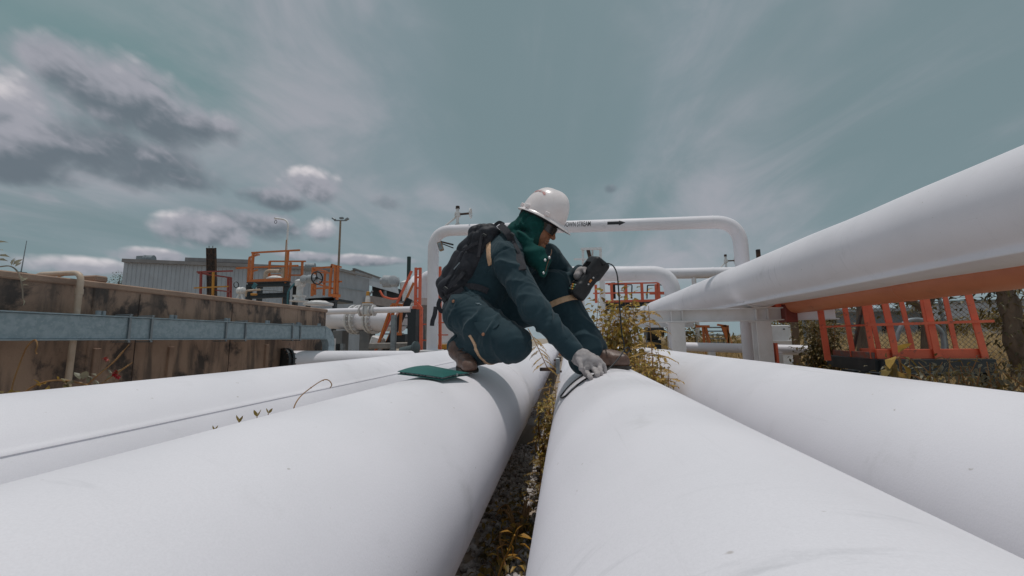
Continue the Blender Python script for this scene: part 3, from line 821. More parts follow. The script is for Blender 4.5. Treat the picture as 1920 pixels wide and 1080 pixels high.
def leaf(q, p, d, L, W, r, fold=.25, droop=.3):
    """one folded leaf of six points"""
    d = Vector(d); d = d.normalized() if d.length > 1e-5 else Vector((1, 0, 0))
    sd = d.cross(Vector((r.gauss(0, .35), r.gauss(0, .35), 1))); sd = sd.normalized() if sd.length > 1e-4 else Vector((0, 1, 0))
    n = sd.cross(d).normalized()
    a = p; m = p + d * (L*.45) - n * (0); t = p + d * L - n * (droop * L)
    l = p + d*(L*.42) + sd*(W/2) + n*(fold*W); rr = p + d*(L*.42) - sd*(W/2) + n*(fold*W)
    l2 = p + d*(L*.75) + sd*(W*.33) + n*(fold*W*.4 - droop*L*.45); r2 = p + d*(L*.75) - sd*(W*.33) + n*(fold*W*.4 - droop*L*.45)
    m2 = p + d*(L*.75) - n*(droop*L*.5)
    q.add([a, l, l2, t, r2, rr, m, m2], [(0, 6, 1), (1, 6, 7, 2), (2, 7, 3), (0, 5, 6), (5, 4, 7, 6), (4, 3, 7)])

small_tree(222, 527, 33, 1.1, 1.0, 'dark tree top peeking past the warehouse\'s left corner', 500, seed=4)

def rail_set(root, m, Y, posts, rails, w=.05):
    for (a, b) in posts: pbar('post', m, root, at(*a, a[2]) if False else at(a[0], a[1], a[2] if len(a) > 2 else Y), at(b[0], b[1], b[2] if len(b) > 2 else Y), w)
    for (a, b) in rails: pbar('rail', m, root, at(a[0], a[1], a[2] if len(a) > 2 else Y), at(b[0], b[1], b[2] if len(b) > 2 else Y), w * .8)

def bg_left():
    # lattice mast
    Y = 13.0
    root = thing('lattice_mast', at(397, 556, Y), 'dark rusty lattice mast rising in front of the warehouse', 'mast')
    for dx in (-8, 0, 8): pbar('rail', RUST, root, at(396 + dx, 465, Y), at(399 + dx, 640, Y), .045 if dx else .03)
    for i in range(11): pbar('rung', RUST, root, at(388.5 + i * .25, 466 + i * 10.5, Y), at(404.5 + i * .25, 466 + i * 10.5, Y), .03)
    MB().add([at(389, 466, Y + .1), at(404, 466, Y + .1), at(406, 640, Y + .1), at(391, 640, Y + .1)], [(0, 1, 2, 3)]).build('back_sheet', mat('dusty_brown_sheet', (.085, .06, .05), (.05, .04, .035), 4, rough=.9), root, smooth=False)
    for dx in (-4, 3): pbar('spike', RUST, root, at(396 + dx, 465, Y), at(396 + dx, 461, Y), .015)
    # railing in front of it
    Y = 11.5; b = Y + 1.3
    root = thing('guard_railing', at(400, 556, Y), 'red railing platform in front of the lattice mast', 'railing', 'orange platform railings')
    rail_set(root, mat('deep_red_paint', (.34, .055, .04), (.27, .05, .04), 6, rough=.5), Y, [((377, 510), (374, 640)), ((428, 520, b), (425, 640, b)), ((433, 521, b), (431, 640, b))],
             [((370, 510), (436, 508)), ((370, 510), (390, 513, b)), ((372, 512), (434, 521, b)), ((405, 544), (431, 547, b))], .055)
    for a, c in (((400, 510), (397, 640)), ): pbar('yellow_post', YELLOW, root, at(*a, Y - .1), at(*c, Y - .1), .05)
    pbar('yellow_rail', YELLOW, root, at(364, 540, Y - .12), at(428, 537, Y - .12), .04)
    # platform with crane post
    Y = 12.0; b = Y + 1.6
    root = thing('valve_platform', at(505, 600, Y), 'orange railed platform on dark beams under the hooked post', 'platform', 'orange railed platforms')
    rail_set(root, ORANGE, Y, [((475, 474), (471, 531)), ((468, 484, b), (465, 531, b)), ((540, 470), (536, 531)), ((506, 490, b), (504, 526, b)), ((545, 492, b), (542, 530, b)), ((567, 489, b), (566, 518, b))],
             [((472, 474), (562, 469)), ((443, 503), (559, 498)), ((475, 474), (486, 478, b)), ((467, 483, b), (486, 477, b)), ((506, 490, b), (573, 490, b)), ((505, 516, b), (568, 516, b)), ((468, 510, b), (483, 506, b))], .065)
    pbar('kick_plate', ORANGE, root, at(468, 528, Y - .02), at(541, 524, Y - .02), .03, .13)
    for (a, c) in (((465, 534), (543, 532)), ((465, 556), (541, 553))):
        p0, p1 = at(*a, Y), at(*c, Y); MB().ibeam(p0, p1, .16, .14, .03, .03).build('deck_beam', DARKST, root, ang=30)
    MB().add([at(466, 533, Y), at(542, 531, Y), at(560, 529, b), at(486, 530, b)], [(0, 1, 2, 3)]).build('deck', DARKST, root, smooth=False)
    for px in (468, 538): pbar('leg', DARKST, root, at(px, 534, Y + .05), Vector((at(px, 534, Y).x, Y + .05, 0)), .14)
    for px in (488, 555): pbar('leg', DARKST, root, at(px, 533, b), Vector((at(px, 534, b).x, b, 0)), .14)
    # white manifold under it
    root = thing('pipe_manifold', at(470, 560, Y - 1), 'small white valve manifold with blue tag at the platform\'s foot', 'manifold')
    c = at(452, 545, 10.8)
    MB().lathe(c - Vector((.10, 0, 0)), (1, 0, 0), [(0, .03), (.01, .10), (.05, .11), (.1, .085), (.15, .11), (.19, .1), (.22, .03)], 16).build('valve_body', WHITE3, root)
    for dx in (-.08, .09): MB().tube(bend([c + Vector((0, 0, -.05)), c + Vector((dx, -.03, -.2)), Vector((c.x + dx, c.y, .2))], .1), .035, 10).build('leg_pipe', WHITE3, root)
    pa = at(462, 545, 10.8); MB().tube(bend([at(460, 556, 10.8), pa, at(488, 543, 10.8)], .06), .03, 10).build('elbow_pipe', mat('cream_conduit', (.62, .50, .40)), root)
    MB().cyl(at(488, 543, 10.9), at(530, 546, 11.5), .02, n=8).build('grey_pipe', GALV2, root)
    MB().box(at(477, 536, 10.7), (.12, .03, .16), Matrix.Rotation(.5, 3, 'Y')).build('blue_tag', mat('teal_plastic', (.05, .17, .2), rough=.5), root, ang=30)
    MB().box(at(476, 552, 10.7), (.16, .1, .06), None, .01).build('yellow_lever', YELLOW, root, ang=30)
    MB().tube([at(443, 534, 10.7) + Vector((0, .09*math.cos(t), .09*math.sin(t))) for t in [i*math.pi/8 for i in range(17)]], .012, 6, False).build('handwheel', BLACKM, root)
    # davit
    Y = 12.4; top = at(540, 418, Y); bot = at(536, 545, Y)
    root = thing('hooked_post', (bot.x, bot.y, 0), 'tall white hook-topped post fading to orange at the platform', 'post')
    MB().tube(bend([(top.x, top.y, bot.z), at(541, 412, Y), at(516, 409, Y)], .25, 8), .032, 12).build('upper_tube', WHITE2, root)
    MB().cyl((top.x, top.y, 0), (top.x, top.y, at(538, 450, Y).z), .036, n=12).build('lower_tube', mat('cream_orange_paint', (.50, .28, .12), (.42, .2, .08), 3, rough=.5), root)
    k = at(517, 416, Y); MB().tube([k + Vector((.045*math.cos(t), 0, .06*math.sin(t))) for t in [i*math.pi/8 for i in range(17)]], .008, 6, False).build('ring', BLACKM, root)
    MB().box(at(516, 409.5, Y), (.05, .06, .06)).build('end_cap', WHITE2, root, ang=30)
    # curved pipe and small bits on the platform
    root = thing('bent_pipe', at(500, 528, 13), 'cream bent pipe standing on the hooked-post platform', 'pipe')
    MB().tube(bend([at(497, 530, 13), at(498, 508, 13), at(525, 508, 13)], .2), .07, 12).build('bend', mat('cream_conduit', (.62, .50, .40)), root)
    MB().lathe(at(517, 528, 13), (0, 0, 1), [(0, .32), (.12, .30), (.2, .15), (.22, .05)], 18).build('domed_cover', WHITE3, root)
    MB().box(at(530, 515, 13), (.08, .08, .5)).build('stem', mat('cream_conduit', (.62, .50, .40)), root, ang=30)
    # flood light mast
    Y = 40; t0 = at(638.5, 413, Y); b0 = at(634.5, 500, Y)
    root = thing('floodlight_mast', (t0.x, t0.y, 0), 'tall thin floodlight mast with three lamp heads against the sky', 'mast')
    MB().cyl((t0.x, t0.y, 0), t0, .16, .10, n=10).build('pole', mat('tan_paint', (.33, .24, .17), (.28, .2, .15), 3, rough=.6), root)
    MB().bar(at(627, 413.5, Y), at(649, 413.5, Y), .12).build('cross_arm', GALV2, root)
    for (px, py, a) in ((626, 410.5, .6), (640.5, 409, 0), (650.5, 411, -.5)):
        MB().box(at(px, py, Y), (.42, .3, .2), Matrix.Rotation(a, 3, 'Y'), .03).build('lamp_head', GALV2, root, ang=30)
    # big actuated valve
    def actuator(px, py, Y, s, label, wheel=True, stemup=False, flip=1):
        c = at(px, py, Y); root = thing('actuated_valve', (c.x, c.y, c.z - 1.0*s), label, 'valve')
        MB().lathe(c + Vector((0, 0, -.95*s)), (0, 0, 1), [(0, .42*s), (.06*s, .42*s), (.08*s, .26*s), (.2*s, .22*s), (.24*s, .30*s), (.30*s, .30*s), (.31*s, .15*s), (.74*s, .15*s), (.75*s, .22*s), (.8*s, .24*s), (1.0*s, .24*s), (1.06*s, .16*s), (1.1*s, .05*s)], 20).build('bonnet', WHITE3, root)
        g = c + Vector((.28*s*flip, -.05, .08*s))
        MB().lathe(g, (flip, -.1, .08), [(0, .1*s), (.02, .17*s), (.25*s, .19*s), (.28*s, .22*s), (.55*s, .22*s), (.58*s, .12*s), (.68*s, .1*s)], 18).build('motor', mat('actuator_grey', (.40, .42, .44), (.33, .35, .37), 8, rough=.45), root)
        MB().lathe(g + Vector((.12*s*flip, -.05, .0)), (0, -1, .2), [(0, .19*s), (.2*s, .18*s), (.23*s, .12*s)], 16).build('gear_box', MATS['actuator_grey'], root)
        if wheel:
            w = g + Vector((.74*s*flip, -.08, .06*s)); ax = Vector((1, -.35, 0)).normalized(); e1 = Vector((0, 0, 1)); e2 = ax.cross(e1)
            q = MB().tube([w + e1*(.30*s*math.cos(t)) + e2*(.30*s*math.sin(t)) for t in [i*math.pi/12 for i in range(25)]], .03*s, 8, False)
            for t in (.3, 2.4, 4.5): q.cyl(w, w + e1*(.3*s*math.cos(t)) + e2*(.3*s*math.sin(t)), .022*s, n=6)
            q.lathe(w - ax*.06, ax, [(0, .06*s), (.12*s, .06*s)], 10); q.build('handwheel', BLACKM, root)
        if stemup: MB().cyl(c + Vector((.05, 0, .1)), c + Vector((.05, 0, 1.0*s)), .07*s, n=12).build('stem_cover', mat('dark_green_paint', (.02, .04, .035), rough=.4), root)
        return root, c
    rt, c = actuator(563, 529, 10.6, .60, 'white motor-driven valve with black handwheel between orange platforms')
    MB().tube(spline([c + Vector((-.1, -.1, -.05)), c + Vector((-.25, -.15, -.3)), c + Vector((-.28, -.1, -.7))], 6), .025, 8).build('teal_hose', MATS['teal_plastic'], rt)
    actuator(763, 533, 11.5, .85, 'grey motor-driven valve with dark stem cover by the orange stair', False, True, -1)
    # second orange platform
    Y = 11.2; b = Y + 1.2
    root = thing('valve_platform', at(610, 580, Y), 'orange railed platform right of the handwheel valve', 'platform', 'orange railed platforms')
    rail_set(root, ORANGE, Y, [((587, 503), (585, 555)), ((592, 504, b), (590, 553, b)), ((610, 508, b), (607, 554, b)), ((620, 513), (618, 556)), ((629, 497), (627, 558)), ((634, 500), (632, 562))],
             [((585, 503), (632, 500)), ((589, 504), (613, 509, b)), ((600, 511, b), (622, 512)), ((622, 496), (640, 501)), ((622, 496), (620, 530)), ((588, 541), (620, 540)), ((600, 529, b), (640, 528)), ((590, 531, b), (625, 541))], .06)
    pbar('kick_plate', ORANGE, root, at(617, 553, Y - .05), at(638, 555, Y - .05), .03, .09)
    MB().add([at(572, 560, Y), at(630, 556, Y), at(634, 566, Y), at(574, 570, Y)], [(0, 1, 2, 3)]).build('deck_front', DARKST, root, smooth=False)
    MB().box((at(602, 560, Y).x, Y + .55, at(602, 560, Y).z - .03), (.85, 1.1, .08)).build('deck', DARKST, root, ang=30)
    for px in (578, 628): pbar('leg', DARKST, root, at(px, 566, Y + .1), Vector((at(px, 566, Y + .1).x, Y + .1, 0)), .1)
    # large flanged header pipe
    Y = 10.6; a = at(575, 596, Y + .6); b_ = at(752, 602, Y - .4); R = .29
    ax = (b_ - a).normalized()
    root = thing('header_pipe', (a.x, a.y, 0), 'fat white header pipe with bolted flanges left of the orange stair', 'pipe')
    MB().cyl(a, b_, R, n=40).build('shell', WHITE, root)
    for px, k in ((664, 1.0), (676, 1.0), (704, .9), (712, .9)):
        t = (at(px, 596, Y) - a).dot(ax); c = a + ax * t; fr = (R + .13) * k
        fl_ = MB().lathe(c - ax*.03, ax, [(0, R - .01), (0, fr), (.06, fr), (.06, R - .01)], 40).build('flange', WHITE3, root, ang=30)
        e1 = Vector((0, 0, 1)); e2 = ax.cross(e1)
        for i in range(18):
            th = 2*math.pi*i/18; p = c + e1*((fr - .05)*math.cos(th)) + e2*((fr - .05)*math.sin(th))
            MB().cyl(p - ax*.07, p + ax*.07, .022, n=6).build('bolt', WHITE3, fl_)
    for px in (640, 690): 
        p = at(px, 600, Y); MB().box((p.x, p.y, (p.z - .3)/2), (.3, .34, p.z - .3), None, .01).build('pedestal', mat('grey_concrete', (.16, .165, .17), (.2, .2, .2), 5, rough=.9), root, ang=30)
    MB().lathe(at(597, 572, Y), (0, 0, 1), [(0, .40), (.05, .40), (.07, .30), (.12, .2), (.13, .05)], 24).build('top_cover', WHITE3, root)
    # slim pipe with gate valve in front
    Y = 8.6; a = at(590, 585, Y); b_ = at(770, 580, Y); r = .068
    root = thing('branch_pipe', (a.x, a.y, a.z), 'slim white branch pipe with a gate valve, ahead of the header', 'pipe')
    MB().cyl(a, b_, r, n=24).build('shell', WHITE, root)
    for px in (678, 685, 696, 703):
        c = a.lerp(b_, (px - 590) / 180); MB().lathe(c, b_ - a, [(-.012, r), (-.012, .13), (.012, .13), (.012, r)], 20).build('flange', WHITE3, root, ang=30)
    c = a.lerp(b_, (690.5 - 590) / 180)
    MB().lathe(c - Vector((0, 0, .12)), (0, 0, 1), [(0, .05), (.03, .09), (.2, .09), (.24, .07), (.25, .12), (.28, .12), (.30, .06), (.42, .05), (.5, .035)], 18).build('valve_body', WHITE3, root)
    MB().lathe(c + Vector((0, 0, .16)), (0, 0, 1), [(0, .125), (.02, .125)], 16).build('yellow_ring', YELLOW, root)
    MB().lathe(c + Vector((0, 0, .34)), (0, 0, 1), [(0, .045), (.09, .04), (.1, .02)], 12).build('brass_cap', YELLOW, root)
    MB().bar(c + Vector((.03, 0, .36)), c + Vector((.12, -.02, .45)), .03).build('lever', GALV2, root)
    p = at(700, 586, Y); MB().box((p.x + .5, p.y, (p.z - .07)/2), (.1, .1, p.z - .07)).build('stand', GALV2, root, ang=30)
    # stair with orange handrails
    Y = 9.4; root = thing('access_stair', at(735, 655, Y), 'steep orange-railed access stair beside the white loop upright', 'stair')
    for (a, c, m, w) in (((772, 508), (703, 660), RED, .05), ((776, 530, 10.0), (716, 660, 10.0), ORANGE, .05)):
        pbar('stringer_rail', m, root, at(a[0], a[1], Y if len(a) < 3 else a[2]), at(c[0], c[1], Y if len(c) < 3 else c[2]), w)
    for (a, c) in (((738, 570), (735, 625)), ((753, 572), (750, 625)), ((735, 572), (706, 655))): pbar('handrail_post', ORANGE, root, at(*a, Y - .2), at(*c, Y - .2), .055)
    pbar('handrail', ORANGE, root, at(735, 570, Y - .2), at(755, 572, Y - .2), .05)
    for (a, c) in (((773, 505), (768, 585)),): pass
    pbar('stringer', DARKST, root, at(768, 560, Y + .2), at(722, 660, Y + .2), .05, .16)
    for i in range(7):
        t = i / 6; p = at(766 - 44*t, 566 + 90*t, Y + .3); MB().box(p, (.5, .22, .03)).build('tread', GALV2, root, ang=30)
    pbar('foot_plate', ORANGE, root, at(736, 626, Y - .2), at(753, 626, Y - .2), .06, .07)
    pbar('hand_loop', GALV2, root, at(733, 570, Y + .1), at(750, 561, Y + .1), .03)
    # orange column frame with dark steel
    Y = 8.7; root = thing('column_frame', at(782, 655, Y), 'bright orange ladder column with a dark steel post by the loop upright', 'column frame')
    for dx in (0, 9): pbar('column', RED, root, at(780 + dx*.9, 502, Y), at(779 + dx*.9, 573, Y), .055)
    for y in (504, 520, 540, 560): pbar('rung', RED, root, at(780, y, Y), at(789, y, Y), .04)
    pbar('cranked_leg', RED, root, at(779, 566, Y - .05), at(790, 578, Y - .05), .06); pbar('cranked_leg', RED, root, at(790, 577, Y - .05), Vector((at(790, 655, Y - .05).x, Y - .05, .2)), .065)
    pbar('bracket', RED, root, at(774, 577, Y - .04), at(790, 577, Y - .04), .07)
    pbar('dark_post', DARKST, root, at(775, 580, Y), Vector((at(775, 655, Y).x, Y, 0)), .19, .2)
    pbar('dark_post', DARKST, root, at(787, 580, Y + .3), Vector((at(787, 655, Y).x, Y + .3, 0)), .12, .2)
    for y in (600, 630): pbar('cross_tie', RED, root, at(790, y + 8, Y), at(802, y + 8, Y), .03)
    # rounded vessel behind it
    c = at(787, 545, 10.8); root = thing('vessel', (c.x, c.y, 0), 'white round-ended vessel behind the orange ladder column', 'vessel')
    MB().lathe((c.x - .28, c.y, c.z - .02), (1, 0, 0), [(-.04, .02), (0, .25), (.06, .38), (.15, .46), (.9, .46), (.95, .3)], 30).build('shell', WHITE, root)
    MB().tube(bend([at(795, 560, 10.4), at(795, 522, 10.4), at(812, 515, 10.4)], .4), .16, 18).build('elbow', WHITE, root)
    MB().box((c.x + .2, c.y, (c.z - .44)/2), (.3, .4, c.z - .44)).build('pedestal', CONC2, root, ang=30)
    # low clutter on the yard behind the lapped pipe
    root = thing('pump_skid', at(740, 640, 9), 'low white skid with a small black handwheel below the stair', 'skid')
    MB().box(at(735, 648, 9.2), (1.0, .4, .14), None, .02).build('bed', CONC2, root, ang=30)
    MB().box(at(708, 640, 9.4), (.26, .3, .24), Matrix.Rotation(.3, 3, 'Y'), .03).build('casing', WHITE3, root, ang=30)
    MB().box(at(752, 634, 9.4), (.3, .3, .2), None, .02).build('casing', DARKST, root, ang=30)
    w = at(742, 617, 9.2); MB().tube([w + Vector((.02*math.cos(t), .1*math.sin(t)*.4, .11*math.cos(t))) for t in [i*math.pi/8 for i in range(17)]], .012, 6, False).build('handwheel', BLACKM, root)
    MB().box((at(735, 648, 9.2).x, 9.2, .35), (.9, .4, .7)).build('plinth', CONC2, root, ang=30)
    p = at(765, 655, 7.2); root = thing('small_motor', (p.x, p.y, p.z - .08), 'small dark motor just left of the loop base plate', 'motor')
    MB().cyl(p + Vector((-.14, 0, -.05)), p + Vector((.1, 0, -.0)), .085, n=18).build('housing', mat('slate_paint', (.07, .095, .10), rough=.5), root)
    MB().lathe(p + Vector((.12, 0, .03)), (1, -.3, 0), [(0, .06), (.02, .12), (.05, .12), (.07, .05)], 18).build('pulley', MATS['slate_paint'], root)
    MB().box((p.x, p.y, (p.z - .1)/2), (.3, .2, p.z - .1)).build('stand', DARKST, root, ang=30)
    p = at(735, 664, 6.4); root = thing('lifting_ring', (p.x, p.y, p.z - .06), 'small black half ring at the edge of the lapped pipe', 'ring')
    MB().tube([p + Vector((.055*math.cos(t), .0, .06*math.sin(t))) for t in [i*math.pi/10 for i in range(-3, 14)]], .02, 8).build('arc', BLACKM, root)
    # dark tall opening and pale plates by the wall end
    root = thing('steel_cabinet', at(630, 640, 8.4), 'pale grey steel stand with dark opening beside the wall end', 'cabinet')
    p = at(623, 640, 8.4); MB().box((p.x, p.y, .58), (.11, .1, 1.16)).build('post', WHITE2, root, ang=30)
    p2 = at(633, 640, 8.6); MB().box((p2.x, p2.y, .52), (.10, .1, 1.04)).build('dark_post', DARKST, root, ang=30)
    p3 = at(643, 640, 8.6); MB().box((p3.x, p3.y, .52), (.07, .1, 1.04)).build('post', GALV2, root, ang=30)
    for y_ in (.45, .8): MB().box(((p.x + p3.x)/2, 8.68, y_), (p3.x - p.x, .04, .05)).build('tie', GALV2, root, ang=30)
    # far frame corner posts hidden partly behind the pack
    root = thing('pipe_barrier', at(827, 600, 9.9), 'thin red upright barrier seen between the two loop uprights', 'barrier')
    pbar('post', RED, root, at(825, 500, 10.2), Vector((at(826, 640, 10.2).x, 10.2, 0)), .07)
    pbar('rail', RED, root, at(815, 605, 10.2), at(840, 605, 10.2), .03); pbar('rail', RED, root, at(815, 628, 10.2), at(840, 628, 10.2), .03)
bg_left()

# ------------------------------------------------------------------ background, right of the worker
def bg_right():
    Y = 16.5
    root = thing('pipe_gantry', at(1110, 640, Y), 'white steel gantry frame above the hand-held meter', 'gantry')
    for px, yb in ((1093, 640), (1126, 640)): pbar('post', WHITE2, root, at(px, 468, Y), Vector((at(px, yb, Y).x, Y, 0)), .10)
    pbar('beam', WHITE2, root, at(1089, 467, Y - .1), at(1128, 466, Y - .1), .09, .09); pbar('beam', WHITE2, root, at(1076, 486, Y - .1), at(1100, 486, Y - .1), .07)
    pbar('post', WHITE2, root, at(1111, 466, Y + .1), at(1111, 500, Y + .1), .07)
    MB().box(at(1105, 478, Y), (.14, .14, .55), Matrix.Rotation(-.2, 3, 'Y')).build('hoist', RUST, root, ang=30)
    pbar('tall_post', WHITE2, root, at(1128, 500, 14.6), Vector((at(1133, 640, 14.6).x, 14.6, 0)), .17)
    # red platform
    Y = 27.5; b = Y + 2.5
    root = thing('catwalk', at(1190, 600, Y), 'red railed catwalk on a dark beam behind the loop elbow', 'catwalk')
    posts = [((1117, 534), (1118, 568)), ((1146, 531), (1148, 568)), ((1173, 531), (1175, 568)), ((1203, 531), (1205, 568)), ((1230, 533), (1231, 562)), ((1234, 531), (1236, 562))]
    for a, c in posts: pbar('post', RED, root, at(*a, Y), at(*c, Y), .17)
    for px in (1185, 1214): pbar('far_post', BLACKM, root, at(px, 535, b), at(px - 1, 560, b), .08)
    for (a, c) in (((1135, 532), (1245, 530)), ((1112, 550), (1258, 548)), ((1245, 531), (1256, 540)), ((1218, 551), (1250, 551))): pbar('rail', RED, root, at(*a, Y), at(*c, Y), .09)
    for (a, c) in (((1140, 534), (1185, 534)), ((1214, 535), (1250, 534))): pbar('far_rail', BLACKM, root, at(*a, b), at(*c, b), .07)
    pbar('kick_plate', RED, root, at(1130, 566, Y - .05), at(1262, 563, Y - .05), .06, .18)
    p0, p1 = at(1132, 573, Y), at(1300, 570, Y); MB().ibeam(p0, p1, .36, .3, .05, .05).build('deck_beam', DARKST, root, ang=30)
    MB().box(((p0.x + p1.x)/2, Y + 1.3, p0.z + .21), (p1.x - p0.x, 2.4, .06)).build('deck', DARKST, root, ang=30)
    for px in (1138, 1215): pbar('leg', DARKST, root, at(px, 575, Y), Vector((at(px, 575, Y).x, Y, 0)), .28)
    MB().box(at(1150, 545, b), (.28, .25, 1.2)).build('control_box', BLACKM, root, ang=30)
    # white manifold below
    root = thing('pipe_manifold', at(1155, 600, 28), 'cluster of small white pipes under the red catwalk', 'manifold')
    for i, (px, py) in enumerate(((1140, 585), (1150, 597))): MB().cyl(at(px, py, 28.5), at(px + 36, py - 1, 28.5), .14, n=14).build('run_pipe', WHITE3, root)
    for px in (1148, 1160, 1172): MB().lathe(at(px, 592, 28.4), (0, 0, 1), [(0, .12), (.1, .22), (.25, .22), (.3, .1), (.5, .1), (.52, .2), (.6, .2)], 12).build('valve', WHITE3, root)
    MB().box(at(1175, 577, 28.3), (.3, .25, .25)).build('orange_box', ORANGE, root, ang=30)
    p = at(1145, 600, 28.5); MB().box((p.x + .3, p.y, (p.z - .1)/2), (.5, .5, p.z - .1)).build('pedestal', CONC2, root, ang=30)
    # rust post behind the raised pipe
    p = at(1421, 468, 12.5); root = thing('rusty_post', (p.x, p.y, 0), 'single rusty stake showing above the raised white pipe', 'post')
    MB().bar((p.x, p.y, 0), p, .09).build('stake', RUST, root); MB().box((p.x, p.y, .02), (.2, .2, .08)).build('foot', CONC2, root, ang=30)
    # low pipes
    a = at(1286, 650, 8.2); b_ = at(1520, 657, 7.4)
    root = thing('low_pipe', (a.x, a.y, 0), 'low pale pipe on small stands behind the rack posts', 'pipe')
    MB().cyl(a, b_, .085, n=20).build('shell', WHITE, root)
    MB().lathe(a.lerp(b_, .60), b_ - a, [(-.1, .085), (-.06, .14), (.06, .14), (.1, .085)], 20).build('joint', WHITE3, root)
    for t in (.22, .75):
        p = a.lerp(b_, t); MB().box((p.x, p.y - .04, (p.z - .08)/2), (.09, .16, p.z - .08)).build('stand', WHITE2, root, ang=30)
    # white barrel
    p = at(1465, 650, 9.0); zt_ = at(1465, 611, 9.0).z; root = thing('white_drum', (p.x, p.y, 0), 'white upright drum behind the beam clamp', 'drum')
    MB().lathe((p.x, p.y, 0), (0, 0, 1), [(0, .19), (zt_*.4, .19), (zt_*.41, .2), (zt_*.43, .19), (zt_*.75, .19), (zt_*.76, .2), (zt_*.78, .19), (zt_, .19), (zt_ + .01, .15)], 26).build('drum_shell', WHITE2, root)
    MB().box(at(1470, 617, 8.8), (.03, .02, .02)).build('bung', BLACKM, root, ang=30)
    # orange stair
    Y = 11.0; root = thing('orange_stair', at(1335, 645, Y), 'small orange stair with pale treads seen under the raised pipe', 'stair')
    for (a, c) in (((1322, 612), (1330, 645)), ((1356, 610), (1369, 645))): pbar('stringer', ORANGE, root, at(*a, Y), at(*c, Y), .05, .12)
    for i in range(5): p0, p1 = at(1325 + i*1.6, 614 + i*7, Y + .1), at(1357 + i*2.4, 614 + i*7, Y + .1); pbar('tread', GALV2, root, p0, p1, .2, .03)
    pbar('top_rail', ORANGE, root, at(1305, 612, Y), at(1330, 612, Y), .06); pbar('top_rail', ORANGE, root, at(1345, 609, Y), at(1366, 612, Y), .05)
    for px in (1318, 1364): pbar('leg', ORANGE, root, at(px, 612, Y), Vector((at(px, 612, Y).x, Y, 0)), .05)
    # dark shape behind the far rack: pump body
    p = at(1224, 622, 10.2); root = thing('dark_pump', (p.x, p.y, 0), 'dark round pump body behind the fern stem', 'pump')
    MB().lathe((p.x - .2, p.y, p.z), (1, 0, 0), [(0, .1), (.03, .22), (.28, .24), (.34, .15), (.45, .1)], 20).build('casing', BLACKM, root)
    MB().box((p.x, p.y, (p.z - .2)/2), (.3, .3, p.z - .2)).build('plinth', DARKST, root, ang=30)
    # wooden stakes
    for i, (px, y0, y1, Y, lb) in enumerate(((1398, 612, 655, 10.5, 'brown wooden stake left of the rack\'s right post'), (1490, 612, 690, 8.0, 'brown wooden stake right of the beam clamp'))):
        a = at(px, y0, Y); c = at(px + 5, y1, Y); root = thing('wooden_stake', (c.x, c.y, 0), lb, 'stake')
        MB().bar((c.x, c.y, -.1), a + Vector((0, 0, .1)), .09).build('shaft', mat('weathered_wood', (.20, .13, .08), (.13, .085, .06), 8, rough=.9, stretch=(1, 1, .2)), root)
        MB().bar(a + Vector((0, 0, .09)), a + Vector((0, 0, .12)), .07).build('top', MATS['weathered_wood'], root)
bg_right()

